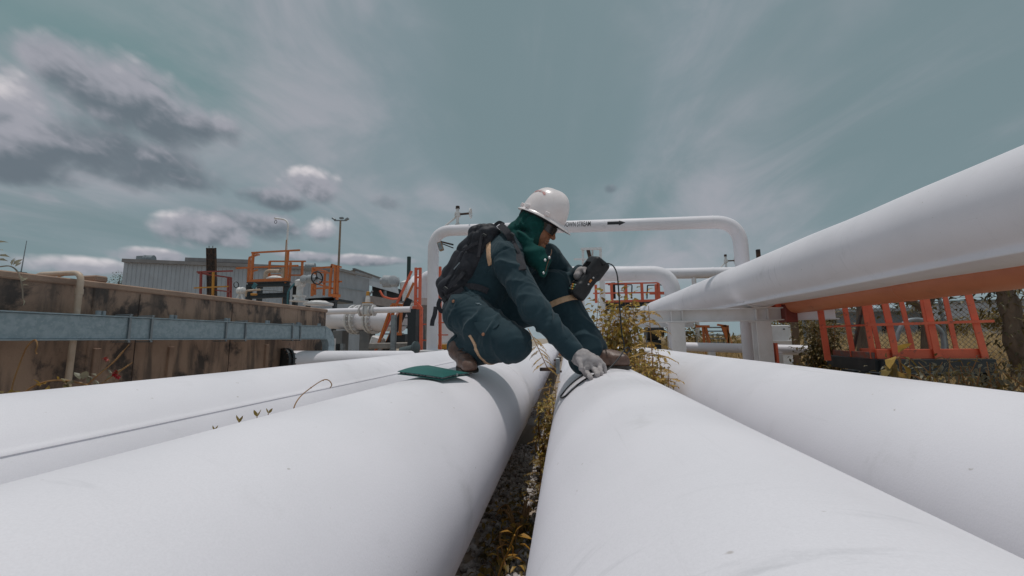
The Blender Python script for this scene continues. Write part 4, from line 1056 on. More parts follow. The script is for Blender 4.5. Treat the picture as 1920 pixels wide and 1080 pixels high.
# red steel frame on a dark table
def red_rack():
    Yf, Yk = 5.2, 6.25
    fl = at(1652, 674, Yf); fr = at(1861, 673, Yf); bl = at(1556, 668, Yk); zt_ = fl.z
    t = thing('dark_table_frame', (fl.x, Yf, 0), 'dark weathered steel table carrying the red frame', 'table frame')
    h = .15
    MB().box(((fl.x + fr.x)/2, Yf, zt_ - h/2), (fr.x - fl.x, .08, h), None, .004).build('front_beam', DARKST, t, ang=30)
    MB().bar((fl.x - .0, Yf + .04, zt_ - h/2), (bl.x, Yk, zt_ - h/2 + .0), .08, h).build('side_beam', DARKST, t, ang=30)
    MB().box(((fr.x + bl.x)/2, Yk + .04, zt_ - h/2), (fr.x - bl.x, .08, h), None, .004).build('back_beam', DARKST, t, ang=30)
    for (x, y) in ((fl.x + .08, Yf), (fr.x - .05, Yf), (bl.x + .25, Yk - .3), (fl.x - .05, Yf + .28), (fr.x, Yk)):
        MB().ibeam((x, y, -.05), (x, y, zt_ - h), .11, .11, .012, .012, up=(0, 1, 0)).build('leg', DARKST, t, ang=30)
    MB().box(((fl.x + fr.x)/2 + .1, (Yf + Yk)/2, zt_ - h - .04), (fr.x - fl.x, .7, .03)).build('shelf', DARKST, t, ang=30)
    rk = thing('red_frame_rack', (fl.x, Yf, zt_), 'red steel frame with leaning uprights on the dark table', 'rack')
    MB().box(((fl.x + fr.x)/2, Yf + .06, zt_ + .058), (fr.x - fl.x, .03, .108), None, .003).build('base_channel', RED, rk, ang=30)
    MB().box(((fl.x + fr.x)/2, Yf + .10, zt_ + .012), (fr.x - fl.x, .09, .016)).build('base_channel', RED, rk, ang=30)
    MB().bar((fl.x - .02, Yf + .08, zt_ + .04), (bl.x + .06, Yk, zt_ + .04), .03, .075).build('side_channel', mat('worn_red_paint', (.33, .09, .06), (.18, .13, .12), 9, .4, .6, rough=.6), rk, ang=30)
    MB().box(((fr.x + bl.x)/2 + .2, Yk, zt_ + .05), (fr.x - bl.x - .4, .03, .09)).build('back_channel', RED, rk, ang=30)
    uprights = [((1600, 669), (1584, 576), 5.75, .06), ((1638, 672), (1621, 572), 5.3, .06), ((1649, 660), (1630, 571), 5.9, .055), ((1679, 655), (1659, 568), 5.22, .07), ((1711, 655), (1690, 566), 5.9, .055),
                ((1758, 662), (1736, 560), 5.22, .07), ((1747, 656), (1728, 560), 6.0, .05), ((1793, 656), (1772, 557), 5.9, .055), ((1846, 662), (1815, 550), 5.22, .07)]
    for (b, tp, Y, w) in uprights:
        p0, p1 = at(*b, Y), at(*tp, Y); p0.z = zt_ + .005 if Y < 5.5 else p0.z; p1 = p0 + (p1 - p0) * 1.55
        a = (p1 - p0).normalized(); sx = Vector((1, 0, 0)); q = MB()
        q.prism([(-w/2, -.006), (w/2, -.006), (w/2, .006), (-w/2, .006)], p0, p1, sx, (0, 1, 0))
        q.prism([(w/2 - .012, .006), (w/2, .006), (w/2, w*.9), (w/2 - .012, w*.9)], p0, p1, sx, (0, 1, 0))
        q.build('upright', RED, rk, ang=30)
    pbar('cross_rail', RED, rk, at(1543, 613, 5.6), at(1640, 609, 5.4), .022); pbar('cross_rail', RED, rk, at(1625, 609.5, 5.19), at(1862, 602, 5.19), .03)
    pbar('brace', RUST, rk, at(1617, 576, 5.95), at(1600, 655, 5.95), .03)
    p0, p1 = at(1538, 581, 5.8), at(1547, 640, 5.8); q = MB(); w = .075
    q.prism([(-w/2, -.006), (w/2, -.006), (w/2, .006), (-w/2, .006)], p1 + (p1-p0)*.6, p0 + (p0-p1)*.6, (1, 0, 0), (0, 1, 0)); q.build('upright', RED, rk, ang=30)
    h_ = thing('grey_hose', at(1710, 610, 6.4), 'grey hose arching behind the red uprights', 'hose')
    MB().tube(spline([at(1680, 640, 6.4), at(1690, 612, 6.4), at(1708, 600, 6.4), at(1735, 602, 6.4), at(1765, 622, 6.4), at(1770, 668, 6.4)], 8), .028, 10).build('tube', GALV2, h_)
red_rack()

# chain-link fence
def fence():
    Y = 9.2; x0, x1 = 5.0, 15.5; z1 = 1.75
    root = thing('chain_link_fence', (x0, Y, 0), 'chain-link fence with barbed wire behind the red frame', 'fence')
    q = MB(); s = .10; r = .0055
    n = int((x1 - x0 + z1) / s)
    for sg in (1, -1):
        for i in range(n):
            u = x0 - z1 + i * s if sg > 0 else x0 + i * s
            a = Vector((u, Y, 0)); b = Vector((u + sg * z1, Y + .004, z1))
            for lim in (x0, x1):
                pass
            t0, t1 = 0.0, 1.0; dx = b.x - a.x
            if dx > 0: t0 = max(0, (x0 - a.x)/dx); t1 = min(1, (x1 - a.x)/dx)
            else: t0 = max(0, (x1 - a.x)/dx); t1 = min(1, (x0 - a.x)/dx)
            if t1 <= t0: continue
            q.cyl(a.lerp(b, t0), a.lerp(b, t1), r, n=3, caps=False)
    o = q.build('wire_mesh', mat('rusty_wire', (.42, .35, .30), (.3, .23, .19), 8, rough=.6, metal=.3), root, smooth=False); o['kind'] = 'stuff'
    for x in np.arange(x0, x1 + .1, 2.6): MB().cyl((x, Y + .03, -.1), (x, Y + .03, z1 + .25), .03, n=10).build('post', GALV2, root)
    for z in (z1 + .06, z1 + .15, z1 + .23): MB().cyl((x0, Y, z), (x1, Y, z + .01), .004, n=4).build('barbed_wire', MATS['rusty_wire'], root)
    MB().cyl((x0, Y + .01, z1), (x1, Y + .01, z1), .012, n=6).build('top_rail', GALV2, root)
fence()

def far_right():
    a = at(1572, 588, 46); b = at(1850, 578, 40); 
    root = thing('far_shed', ((a.x + b.x)/2, 44, 0), 'low blue-grey shed far off behind the red frame', 'shed')
    z = a.z
    MB().box(((a.x + b.x)/2 + 2, 47, z/2), (b.x - a.x + 8, 6, z)).build('wall', mat('blue_grey_wall', (.20, .24, .29), (.24, .28, .32), .7, rough=.7), root, ang=30)
    MB().box(((a.x + b.x)/2 + 2, 46.6, z + .15), (b.x - a.x + 9, 7.5, .3)).build('roof', mat('dim_roof', (.34, .36, .38), rough=.6), root, ang=30)
    for i in range(6): MB().box((a.x + 3 + i * 3.2, 43.98, z * .5), (1.0, .06, .9)).build('window', mat('dark_interior', (.02, .021, .024)), root, ang=30)
    root = thing('pale_block', at(1800, 600, 30), 'pale distant building with coloured signs behind the tree trunk', 'building')
    c = at(1885, 592, 34); MB().box((c.x, 34, c.z - .2), (7, 3, 2.4)).build('wall', CORR, root, ang=30)
    for i, m in enumerate((WHITE2, RED, WHITE2)): MB().box((c.x - 2 + i*1.3, 32.4, c.z + .2 - i*.2), (.9, .05, .35)).build('sign', m, root, ang=30)
    MB().box((c.x, 34, c.z + 1.05), (7.3, 3.3, .12)).build('roof', GALV2, root, ang=30)
far_right()

# ------------------------------------------------------------------ plants
LEAFY = mat('yellow_green_leaf', (.46, .34, .06), (.36, .27, .05), 9, rough=.5, trans=.3)
def frond(root, p0, d, L, n, ll, m, droop=.5, seed=0, name='frond', lw=.42):
    r = random.Random(seed); d = Vector(d).normalized(); q = MB(); pts = []
    p = Vector(p0); v = d.copy()
    for i in range(n + 1):
        pts.append(p.copy()); v = (v + Vector((r.gauss(0, .04), r.gauss(0, .04), -droop / n))).normalized(); p = p + v * (L / n)
    q.tube(pts, [.0022 * L / .25 * (1 - .7 * i / n) + .0008 for i in range(n + 1)], 5)
    k = len(q.f)
    for i in range(1, n + 1):
        t = (pts[min(i+1, n)] - pts[i-1]).normalized(); sd = t.cross(Vector((0, 0, 1))); sd = sd.normalized() if sd.length > .05 else Vector((0, 1, 0))
        sc = math.sin(math.pi * (.18 + .75 * i / n)) ** .7
        for s in (-1, 1):
            leaf(q, pts[i], t * .55 + sd * s + Vector((0, 0, r.uniform(-.35, .1))), ll * sc * r.uniform(.8, 1.15), ll * lw * sc, r, .1, .25)
    leaf(q, pts[-1], v, ll, ll * lw, r)
    o = q.build(name, [STEM, m], root, smooth=False)
    o.data.polygons.foreach_set('material_index', [0] * k + [1] * (len(q.f) - k))
    return o
def upright_shrub(base, top, label, nf, L, ll, m, seed, cat='plant', stem_r=.009, name='fern_shrub', spread=(0, 6.28), nl=12, bare=.2, tilt=.35):
    r = random.Random(seed); base, top = Vector(base), Vector(top)
    root = thing(name, base, label, cat)
    mid = base.lerp(top, .5) + Vector((r.uniform(-.03, .03), r.uniform(-.03, .03), 0)); sp = spline([base, mid, top], 8)
    MB().tube(sp, [stem_r * (1 - .75 * i / (len(sp) - 1)) for i in range(len(sp))], 7).build('stem', STEM, root)
    for k in range(nf):
        t = bare + (1 - bare) * (k + .5) / nf; p = sp[min(len(sp) - 1, int(t * (len(sp) - 1)))]
        a = k * 2.4 + r.uniform(-.4, .4); a = spread[0] + (a % 6.28) / 6.28 * (spread[1] - spread[0])
        frond(root, p, (math.cos(a), math.sin(a), tilt + r.uniform(-.1, .2)), L * (1.15 - .62 * t) * r.uniform(.85, 1.15), nl, ll * (1.1 - .3 * t), m, .75, seed * 100 + k)
    return root

# fern-like shrub in the gap on the right
b = at(1240, 730, 3.35); tp = at(1216, 573, 3.3)
upright_shrub((b.x - .02, 3.4, .0), tp, 'tall golden fern-like shrub between the two right pipes', 34, .25, .036, LEAFG, 11, bare=.42, nl=17, tilt=.15)
b2 = at(1208, 655, 3.7)
upright_shrub((b2.x, 3.7, 0), b2 + Vector((0, 0, .06)), 'thin golden shoot just left of the tall fern-like shrub', 10, .17, .036, LEAFG, 12, bare=.5, nl=9)
b2 = at(1254, 690, 3.1)
upright_shrub((b2.x - .01, 3.1, 0), b2, 'short golden shoot at the foot of the fern-like shrub', 8, .15, .036, LEAFG, 13, bare=.72, nl=8)

def leafy_bush(c, rx, ry, rz, label, n, L, W, m, seed, name='bush', nb=9, base=None, cat='bush', mats=None, big=0):
    r = random.Random(seed); c = Vector(c); base = Vector(base) if base else Vector((c.x, c.y, 0))
    root = thing(name, base, label, cat); q = MB(); tips = []
    for k in range(nb):
        a = 2.4 * k; e = c + Vector((math.cos(a)*rx*r.uniform(.2, .8), math.sin(a)*ry*r.uniform(.2, .8), rz * r.uniform(-.5, .95)))
        sp = spline([base, base.lerp(e, .5) + Vector((r.gauss(0, .06), r.gauss(0, .06), .08)), e], 5); tips.append(sp)
        q.tube(sp, [.012 * (1 - .8*i/(len(sp)-1)) for i in range(len(sp))], 5)
    q.build('branches', STEM, root)
    ms = mats or [m]
    qs = MB()
    for i in range(n):
        sp = r.choice(tips); t = r.random() ** .6; p = sp[int(t * (len(sp) - 1))] + Vector((r.gauss(0, rx*.28), r.gauss(0, ry*.28), r.gauss(0, rz*.22)))
        if p.z < .02: p.z = .02 + r.random() * .1
        qs.cur = r.randrange(len(ms))
        d = (p - c) + Vector((r.gauss(0, .3), r.gauss(0, .3), r.gauss(0, .2))) ; d.z -= .12
        if i < big:
            qq = MB(); leaf(qq, p, d, L * r.uniform(.9, 1.35), W * r.uniform(.9, 1.3), r); qq.build('leaf', ms[qs.cur], root, smooth=False)
        else: leaf(qs, p, d, L * r.uniform(.6, 1.2), W * r.uniform(.7, 1.2), r)
    o = qs.build('foliage', ms, root, smooth=False); o['kind'] = 'stuff'
    return root
c = at(1130, 600, 5.2); c.x = .62
leafy_bush((c.x + .04, 5.4, H + .08), .36, .35, .50, 'broad-leaved golden bush right behind the worker\'s raised knee', 1500, .095, .050, LEAFG, 21, base=(.68, 5.4, 0), mats=[LEAFG, LEAFY, LEAFG, LEAFO], big=160, nb=22)
leafy_bush((.72, 4.3, H - .30), .17, .5, .28, 'low olive bush filling the gap beside the boot toe', 1000, .055, .028, LEAFO, 22, base=(.70, 4.3, 0), mats=[LEAFG, LEAFO, LEAFO], nb=12)
leafy_bush((.70, 3.7, H - .30), .13, .55, .22, 'tangled undergrowth in the gap at the fern\'s foot', 900, .05, .024, LEAFO, 23, base=(.70, 3.7, 0), nb=14, mats=[LEAFG, LEAFO, LEAFY])
leafy_bush((-.17, 3.35, .40), .07, .55, .30, 'tangled golden weeds crowding the far end of the gravel gap', 1000, .042, .02, LEAFG, 24, base=(-.17, 3.35, 0), nb=14, mats=[LEAFG, LEAFO, LEAFY])
leafy_bush((-.34, 2.35, .05), .22, .7, .05, 'creeping olive weeds over the gravel below the middle pipes', 200, .045, .022, LEAFO, 25, base=(-.30, 2.35, 0), nb=12, mats=[LEAFO, LEAFD, LEAFG])

# gap between the two middle pipes
def gap_plants():
    r = random.Random(9)
    spots = [(-.13, 3.1, .62, 10, .20), (-.12, 3.55, .75, 11, .22), (-.22, 2.9, .30, 9, .15), (-.10, 2.55, .28, 8, .14)]
    names = ['golden leafy stems climbing beside the right middle pipe', 'tall golden sprig rising in the gap beneath the forearm', 'olive weed on the gravel below the leafy stems', 'small yellow-leaved weed near the right pipe\'s underside']
    for i, (x, y, h, nf, L) in enumerate(spots):
        upright_shrub((x, y, 0), (x + .02, y - .05, h), names[i], nf, L, .034, LEAFG if i < 2 else LEAFO, 40 + i, bare=.25, nl=8, stem_r=.006, name='weed')
    # drooping branch in front of the knee gap
    root = thing('hanging_branch', at(1000, 640, 3.3), 'thin golden branch drooping between knee and forearm', 'branch')
    p = [at(990, 616, 3.45), at(1003, 640, 3.35), at(1015, 665, 3.3), at(1026, 690, 3.3)]
    MB().tube(spline(p, 6), .004, 5).build('stem', STEM, root)
    sp = spline(p, 6)
    for k in range(12):
        q = sp[3 + int(k * (len(sp) - 5) / 11)]; s = 1 if k % 2 else -1
        frond(root, q, (s * .8, r.uniform(-.4, .4), -.35), .11, 8, .026, LEAFG, .6, 300 + k)
    # bright sprig at the bottom of the picture
    b = at(935, 1078, 1.75); t = at(965, 1003, 1.70)
    root = thing('yellow_sprig', (b.x, 1.78, .0), 'bright yellow leafy sprig low in the gravel gap', 'plant')
    sp = spline([(b.x - .03, 1.80, .0), b + Vector((0, 0, -.0)), at(950, 1040, 1.72), t], 6)
    MB().tube(sp, .0035, 6).build('stem', mat('yellow_stem', (.5, .26, .05), rough=.6), root)
    yl = mat('yellow_leaf', (.52, .27, .035), (.40, .20, .03), 12, rough=.5, trans=.3)
    k = 0
    for (px, py, dx, dz, L) in ((965, 1003, .3, .6, .05), (962, 1000, -.8, .4, .055), (970, 1005, .9, .1, .06), (957, 1020, -.9, .5, .05), (957, 1022, -1, .1, .06), (972, 1020, .9, -.2, .06), (948, 1045, .9, .3, .07), (952, 1047, .9, 0, .075), (945, 1050, .8, .5, .06), (958, 1018, .2, -.6, .05)):
        q = MB(); leaf(q, at(px, py, 1.71), Vector((dx, r.uniform(-.4, .2), dz)), L, L * .42, r, .15, .25); q.build('leaf', yl, root, smooth=False); k += 1
    # ground weeds
    for i in range(7):
        x, y = r.uniform(-.36, -.06), (1.75, 1.95, 2.15, 2.35, 1.6, 2.6, 2.05)[i]
        root = thing('ground_weed', (x, y, 0), ('dark olive ground weed in the gravel gap, %s' % ('nearest the yellow sprig', 'second up from the yellow sprig', 'left side halfway up', 'upper part of the gap', 'at the bottom edge', 'just below the concrete block', 'middle of the gap')[i]), 'weed')
        for k in range(16):
            a = r.uniform(0, 6.28); q = MB(); p = Vector((x + math.cos(a)*r.uniform(.0, .12), y + math.sin(a)*r.uniform(0, .12), r.uniform(.02, .10)))
            leaf(q, p, (math.cos(a), math.sin(a), r.uniform(-.1, .5)), r.uniform(.035, .06), .026, r); q.build('leaf', [LEAFO, LEAFD, LEAFO, LEAFG][r.randrange(4) if k % 3 else 0], root, smooth=False)
        q = MB()
        for k in range(5): a = k * 1.3; q.tube([(x, y, -.01), (x + .05*math.cos(a), y + .05*math.sin(a), .05)], .0025, 5)
        q.build('stem', STEM, root)
gap_plants()

# small dry leaves wedged along the upper edge of the middle-left pipe, and a curled tendril
def wedge_leaves():
    r = random.Random(4)
    for i, (px, py, w, lb) in enumerate(((402, 806, .7, 'lowest dry scraps on the pipe edge, left of the curled leaves'), (448, 790, 1.0, 'leftmost curled dry leaf poking over the pipe edge'), (482, 779, 1.0, 'middle curled dry leaf poking over the pipe edge'), (503, 773, .8, 'rightmost curled dry leaf poking over the pipe edge'))):
        Y = .9 + .0006 * (px - 400); p = at(px, py, Y)
        # stand them on the far flank of the pipe where the photo shows them
        root = thing('dry_leaf', p, lb, 'leaf')
        Yp = (p.x / p.y)
        base = Vector((XL - .30, XL * .0 + (XL - .30) / Yp, 0)); rr = ray(px, py + 3); tt = (XL - .335) / rr[0]; base = Vector((rr[0]*tt, rr[1]*tt, rr[2]*tt + H))
        root.location = base; root['_o'] = tuple(base)
        for k, (dx, dz) in enumerate(((-.7, .8), (.5, .7))):
            q = MB(); leaf(q, base, (dx, .1, dz), .026*w, .011*w, r, .3, -.2); q.build('blade', LEAFO, root, smooth=False)
        MB().tube([base + Vector((0, 0, -.12)), base], .0015, 5).build('stem', STEM, root)
    f = lambda px, py: (lambda rr: Vector((rr[0], rr[1], rr[2])) * ((XL - .37) / rr[0]) + Vector((0, 0, H)))(ray(px, py))
    root = thing('tendril', f(552, 765), 'thin curled tan tendril arching over the middle-left pipe', 'tendril')
    MB().tube(spline([f(549, 790), f(551, 765), f(562, 745), f(583, 727), f(605, 713), f(616, 713), f(622, 721), f(619, 727)], 8), .0022, 6).build('stem', STEM, root)
    for (px, py) in ((583, 727), (606, 713)): MB().box(f(px, py), (.006, .006, .006), None, .002).build('node', STEM, root)
wedge_leaves()

def left_vines():
    r = random.Random(14)
    V = lambda Y: (lambda px, py, dy=0.0: at(px, py, Y + dy))
    # leafy twig close to the lens at the left edge
    g = V(.97)
    root = thing('leafy_twig', g(-40, 505), 'grey-green leafy twig entering at the left edge above the wall', 'twig')
    sp = spline([g(-140, 560), g(-40, 505), g(0, 500), g(18, 499), g(30, 506), g(38, 520), g(42, 540), g(43, 560)], 6)
    MB().tube(sp, .0019, 6).build('stem', mat('grey_stem', (.20, .16, .12), rough=.7), root)
    for (px, py, dx, dz, L) in ((22, 498, .5, .8, .035), (24, 497, .8, .9, .04), (20, 495, .1, 1, .03), (28, 500, .6, .6, .03), (16, 490, -1, .3, .045), (20, 483, -1, .35, .05), (40, 528, .7, .6, .03), (42, 535, .9, .1, .03), (41, 527, .2, .8, .025), (-4, 470, .8, .1, .04), (-6, 455, .8, .2, .04), (-30, 500, -.5, .8, .06), (-60, 515, .2, 1, .06), (-90, 530, -.3, .9, .06), (-50, 508, .4, -.6, .05), (43, 560, .2, -1, .03)):
        q = MB(); leaf(q, g(px, py), Vector((dx, r.uniform(-.3, .3), dz)), L*.75, L*.26, r, .2, .2); q.build('leaf', LEAFS, root, smooth=False)
    # tan vine crossing in front of the wall
    g = V(2.35)
    root = thing('tan_vine', g(-60, 570), 'thick tan vine slanting up across the brown wall', 'vine')
    sp = spline([g(-140, 590), g(-20, 556), g(40, 540), g(84, 531), g(95, 527, .1), g(104, 522, .15), g(112, 517, .2), g(121, 513, .25)], 6)
    MB().tube(sp, [.0085 - .005*i/(len(sp)-1) for i in range(len(sp))], 7).build('stem', STEM, root)
    tw = [sp[int(len(sp)*.58) + i] + Vector((.0, .012*math.cos(i*1.3), .012*math.sin(i*1.3))) for i in range(int(len(sp)*.4))]
    MB().tube(tw, .004, 6).build('twining_stem', STEM, root)
    for (px, py, dx, dz) in ((84, 531, .1, .9), (88, 528, .5, .8), (33, 575, -.4, -.8), (30, 577, .2, -.9), (60, 570, .6, .7), (65, 564, .5, .8)):
        q = MB(); leaf(q, g(px, py), Vector((dx, 0, dz)), .05, .014, r); q.build('leaf', LEAFG, root, smooth=False)
    for k in range(3): MB().tube(spline([g(38 + k*3, 545), g(34 + k*4, 565), g(26 + k*8, 580), g(20 + k*8, 592)], 5), .0025, 5).build('hanging_stem', mat('green_stem', (.16, .12, .04), rough=.7), root)
    # low vine with broad leaves behind the lapped pipe
    g = V(1.74)
    root = thing('broad_leaf_vine', g(60, 735), 'golden broad-leaved vine trailing behind the lapped pipe', 'vine')
    MB().tube(spline([g(-30, 750), g(35, 740), g(60, 726), g(85, 716), g(110, 713), g(140, 716), g(165, 722)], 6), .0045, 6).build('stem', STEM, root)
    for (px, py, dx, dz, L, m) in ((75, 726, -.6, .9, .055, LEAFG), (72, 724, .7, .3, .06, LEAFG), (85, 728, .4, -.7, .06, LEAFO), (62, 735, .9, -.2, .08, LEAFO), (92, 722, .3, -.8, .05, LEAFG), (5, 738, -.6, .2, .075, LEAFO), (15, 735, .7, .0, .07, LEAFO), (20, 742, -.9, .1, .08, LEAFO), (120, 720, .6, -.3, .06, LEAFO), (128, 722, -.2, .3, .05, LEAFO), (150, 712, -.5, .8, .05, LEAFS), (155, 712, .4, .8, .055, LEAFS), (145, 718, -.9, .1, .05, LEAFS), (108, 712, .2, .8, .02, LEAFG)):
        q = MB(); leaf(q, g(px, py), Vector((dx, r.uniform(-.2, .2), dz)), L, L*.62, r, .2, .2); q.build('leaf', m, root, smooth=False)
    g = V(1.82)
    root = thing('bent_tendril', g(22, 735), 'bare tan tendril bent over like a hook, lower left', 'tendril')
    MB().tube(spline([g(20, 760), g(23, 725), g(34, 690), g(48, 655), g(60, 640), g(67, 638), g(70, 648), g(67, 658), g(69, 664)], 7), [.0036]*57, 6).build('stem', STEM, root)
    MB().tube(spline([g(20, 760), g(12, 765), g(0, 775)], 4), .004, 6).build('root_end', STEM, root)
    # red flowered twigs
    g = V(1.80)
    for i, (pts, fl, lb) in enumerate((([(150, 735), (165, 720), (190, 698), (214, 678), (228, 662), (242, 646)], [(199, 673, .9), (204, 676, .3)], 'upper twig with one red flower in front of the wall'),
                                       ([(172, 735), (192, 718), (215, 702), (230, 692), (248, 680)], [(217, 700, 1.0), (223, 705, .9), (219, 696, .7)], 'lower twig with two red flowers in front of the wall'))):
        root = thing('flowering_twig', g(*pts[0]), lb, 'twig'); sp = spline([g(*p) for p in pts], 6)
        MB().tube(sp, [.0036 - .0018*k/(len(sp)-1) for k in range(len(sp))], 6).build('stem', STEM, root)
        for k in range(9):
            p = sp[int(len(sp)*.55) + k] if int(len(sp)*.55) + k < len(sp) else sp[-1]; MB().box(p, (.009, .009, .009), None, .003).build('bud', STEM, root)
        for (px, py, s) in fl:
            c = g(px, py)
            for k in range(5):
                q = MB(); a = k * 1.26; leaf(q, c, Vector((math.cos(a), -.4, math.sin(a)*.8 - .2)), .020*s, .016*s, r, .2, .4); q.build('petal', FLOWER, root, smooth=False)
            MB().box(c, (.007, .007, .007), None, .002).build('calyx', STEM, root)
        for k in range(6):
            q = MB(); leaf(q, sp[2 + k*2], Vector((r.uniform(-.7, .7), 0, r.uniform(.1, .9))), .045, .014, r); q.build('leaf', LEAFS, root, smooth=False)
left_vines()

# right-hand vegetation
c = at(1545, 640, 6.6)
leafy_bush((c.x, 6.7, H - .20), .36, .34, .62, 'dense dark bush between the rack clamp and the red frame', 2600, .07, .03, LEAFD, 31, base=(c.x, 6.7, 0), mats=[LEAFD, LEAFD, LEAFO], nb=22)
c = at(1495, 668, 6.3)
leafy_bush((c.x, 6.2, H - .55), .55, .3, .24, 'low golden shrub in front of the dark bush', 1100, .055, .03, LEAFG, 32, base=(c.x, 6.2, 0), mats=[LEAFG, LEAFO, LEAFO], nb=14)
c = at(1365, 668, 7.0)
leafy_bush((c.x, 7.0, .38), .5, .3, .2, 'small olive shrub under the low pale pipe', 420, .06, .03, LEAFO, 33, base=(c.x, 7.0, 0), mats=[LEAFG, LEAFO], nb=9)
for i, (px, Y, w, lb) in enumerate(((1745, 3.5, .42, 'left grey-green shrub along the lower right pipe'), (1810, 3.2, .36, 'middle grey-green shrub along the lower right pipe'), (1885, 3.1, .42, 'right grey-green shrub at the picture edge'))):
    c = at(px, 704, Y)
    leafy_bush((c.x, Y, c.z), w, .25, .15, lb, 900, .056, .016, LEAFS, 34 + i, base=(c.x, Y, 0), mats=[LEAFS, LEAFS, LEAFO], nb=14)
def broad_sprig():
    r = random.Random(77); root = thing('broad_leaf_sprig', at(1680, 700, 2.75), 'broad golden-olive leaves rising in front of the dark table', 'plant')
    b = at(1690, 700, 2.75); MB().tube(spline([(b.x, 2.8, 0), b, at(1683, 672, 2.75)], 6), .006, 6).build('stem', STEM, root)
    MB().tube(spline([b, at(1715, 705, 2.75), at(1728, 712, 2.75)], 5), .005, 6).build('side_stem', STEM, root)
    for (px, py, dx, dz, L, m) in ((1680, 668, -.5, -.3, .10, LEAFG), (1684, 662, .3, .5, .085, LEAFG), (1690, 668, .8, -.5, .10, LEAFO), (1676, 676, -.5, -.9, .11, LEAFO), (1688, 680, .2, -.8, .11, LEAFG), (1672, 690, -.7, -.4, .09, LEAFO), (1682, 695, -.2, -.7, .10, LEAFG), (1700, 682, .7, -.6, .09, LEAFO)):
        q = MB(); leaf(q, at(px, py, 2.74), Vector((dx, r.uniform(-.5, -.1), dz)), L, L*.75, r, .12, .3); q.build('leaf', m, root, smooth=False)
broad_sprig()

def big_trunk():
    b = at(1935, 760, 8.0); t_ = at(1880, 540, 8.0); root = thing('leaning_tree', (b.x, 8.0, 0), 'thick dark leaning tree trunk at the right edge', 'tree')
    sp = spline([(b.x + .1, 8, -.1), b, at(1905, 640, 8), t_, t_ + Vector((-.25, .3, .35)), t_ + Vector((-.55, .4, .6))], 6)
    r = random.Random(6)
    MB().tube(sp, [.17 + .02*math.sin(i*1.7) - .003*i for i in range(len(sp))], 14).build('trunk', BARK, root)
    q = MB()
    for i in range(900):
        p = sp[r.randrange(8, len(sp))] + Vector((r.gauss(0, .13), r.gauss(0, .2), r.gauss(0, .1)))
        leaf(q, p, (r.gauss(0, 1), r.gauss(0, 1), -.6), r.uniform(.08, .2), .03, r)
    o = q.build('hanging_foliage', LEAFD, root, smooth=False); o['kind'] = 'stuff'
    for i, (px, p0, p1, Y, lb) in enumerate(((1742, 700, 585, 8.6, 'slim dark tree trunk behind the middle red uprights'), (1620, 690, 560, 8.4, 'slim dark tree trunk behind the left red uprights'))):
        b = at(px, p0, Y); t_ = at(px - 8, p1, Y); root = thing('slim_tree', (b.x, Y, 0), lb, 'tree')
        q = MB().tube(spline([(b.x, Y, -.1), b.lerp(t_, .4), t_, t_ + Vector((-.35, 0, .35)), t_ + Vector((-.5, 0, .9))], 6), [.11 - .003*k for k in range(25)], 9)
        q.tube(spline([t_, t_ + Vector((.3, .1, .4)), t_ + Vector((.5, .1, 1.0))], 5), .05, 7); q.build('trunk', BARK, root)
        q = MB()
        for k in range(170):
            v = Vector((r.gauss(0, .9), r.gauss(0, .5), r.gauss(0, .4))); p = t_ + v * .5 + Vector((-.1, 0, .25)); leaf(q, p, (r.gauss(0, 1), r.gauss(0, 1), r.gauss(0, .5)), .12, .06, r)
        q.build('crown', LEAFD, root, smooth=False)
big_trunk()

def grass():
    r = np.random.RandomState(8)
    def patch(n, x0, x1, y0, y1, h, w, name, label, z=0.0):
        x = r.uniform(x0, x1, n); y = r.uniform(y0, y1, n); hh = h * r.uniform(.5, 1.25, n); a = r.uniform(0, 6.28, n); l = r.uniform(.1, .5, n) * hh
        dx, dy = np.cos(a), np.sin(a); V = np.zeros((n, 5, 3))
        V[:, 0] = np.stack([x - dy*w, y + dx*w, np.zeros(n) + z], 1); V[:, 1] = np.stack([x + dy*w, y - dx*w, np.zeros(n) + z], 1)
        mx, my = x + dx*l*.35, y + dy*l*.35
        V[:, 2] = np.stack([mx + dy*w*.7, my - dx*w*.7, hh*.6 + z], 1); V[:, 3] = np.stack([mx - dy*w*.7, my + dx*w*.7, hh*.6 + z], 1)
        V[:, 4] = np.stack([x + dx*l, y + dy*l, hh + z], 1)
        o = (np.arange(n) * 5)[:, None]
        mb = MB(); mb.v = V.reshape(-1, 3).tolist(); mb.f = (o + [0, 1, 2, 3]).tolist() + (o + [3, 2, 4]).tolist(); mb.mi = [0]*len(mb.f)
        ob = mb.build(name, GRASS, smooth=False, origin=(0, 0, 0)); ob['kind'] = 'stuff'; ob['label'] = label; ob['category'] = 'grass'
    patch(26000, 2.0, 34, 9.5, 26, 1.0, .016, 'tall_grass', 'dry golden grass beyond the chain-link fence')
    patch(7000, 1.8, 12, 6.5, 9.4, .40, .009, 'yard_grass', 'dry grass around the red frame and rack posts')
    patch(7000, 26, 70, 26, 42, 1.2, .05, 'far_grass', 'far dry grass in front of the distant sheds')
grass()
for i, (px, py, Y, rx, rz, lb) in enumerate(((1900, 598, 24, 2.0, .9, 'rounded olive tree beyond the fence at far right'), (1500, 615, 17, 1.5, .8, 'olive thicket behind the white drum'), (1320, 635, 15, 1.5, .7, 'olive thicket behind the orange stair'), (1770, 618, 20, 1.2, .5, 'low olive thicket beyond the fence middle'))):
    small_tree(px, py, Y, rx, rz, lb, 1300, LEAFO, seed=50 + i)

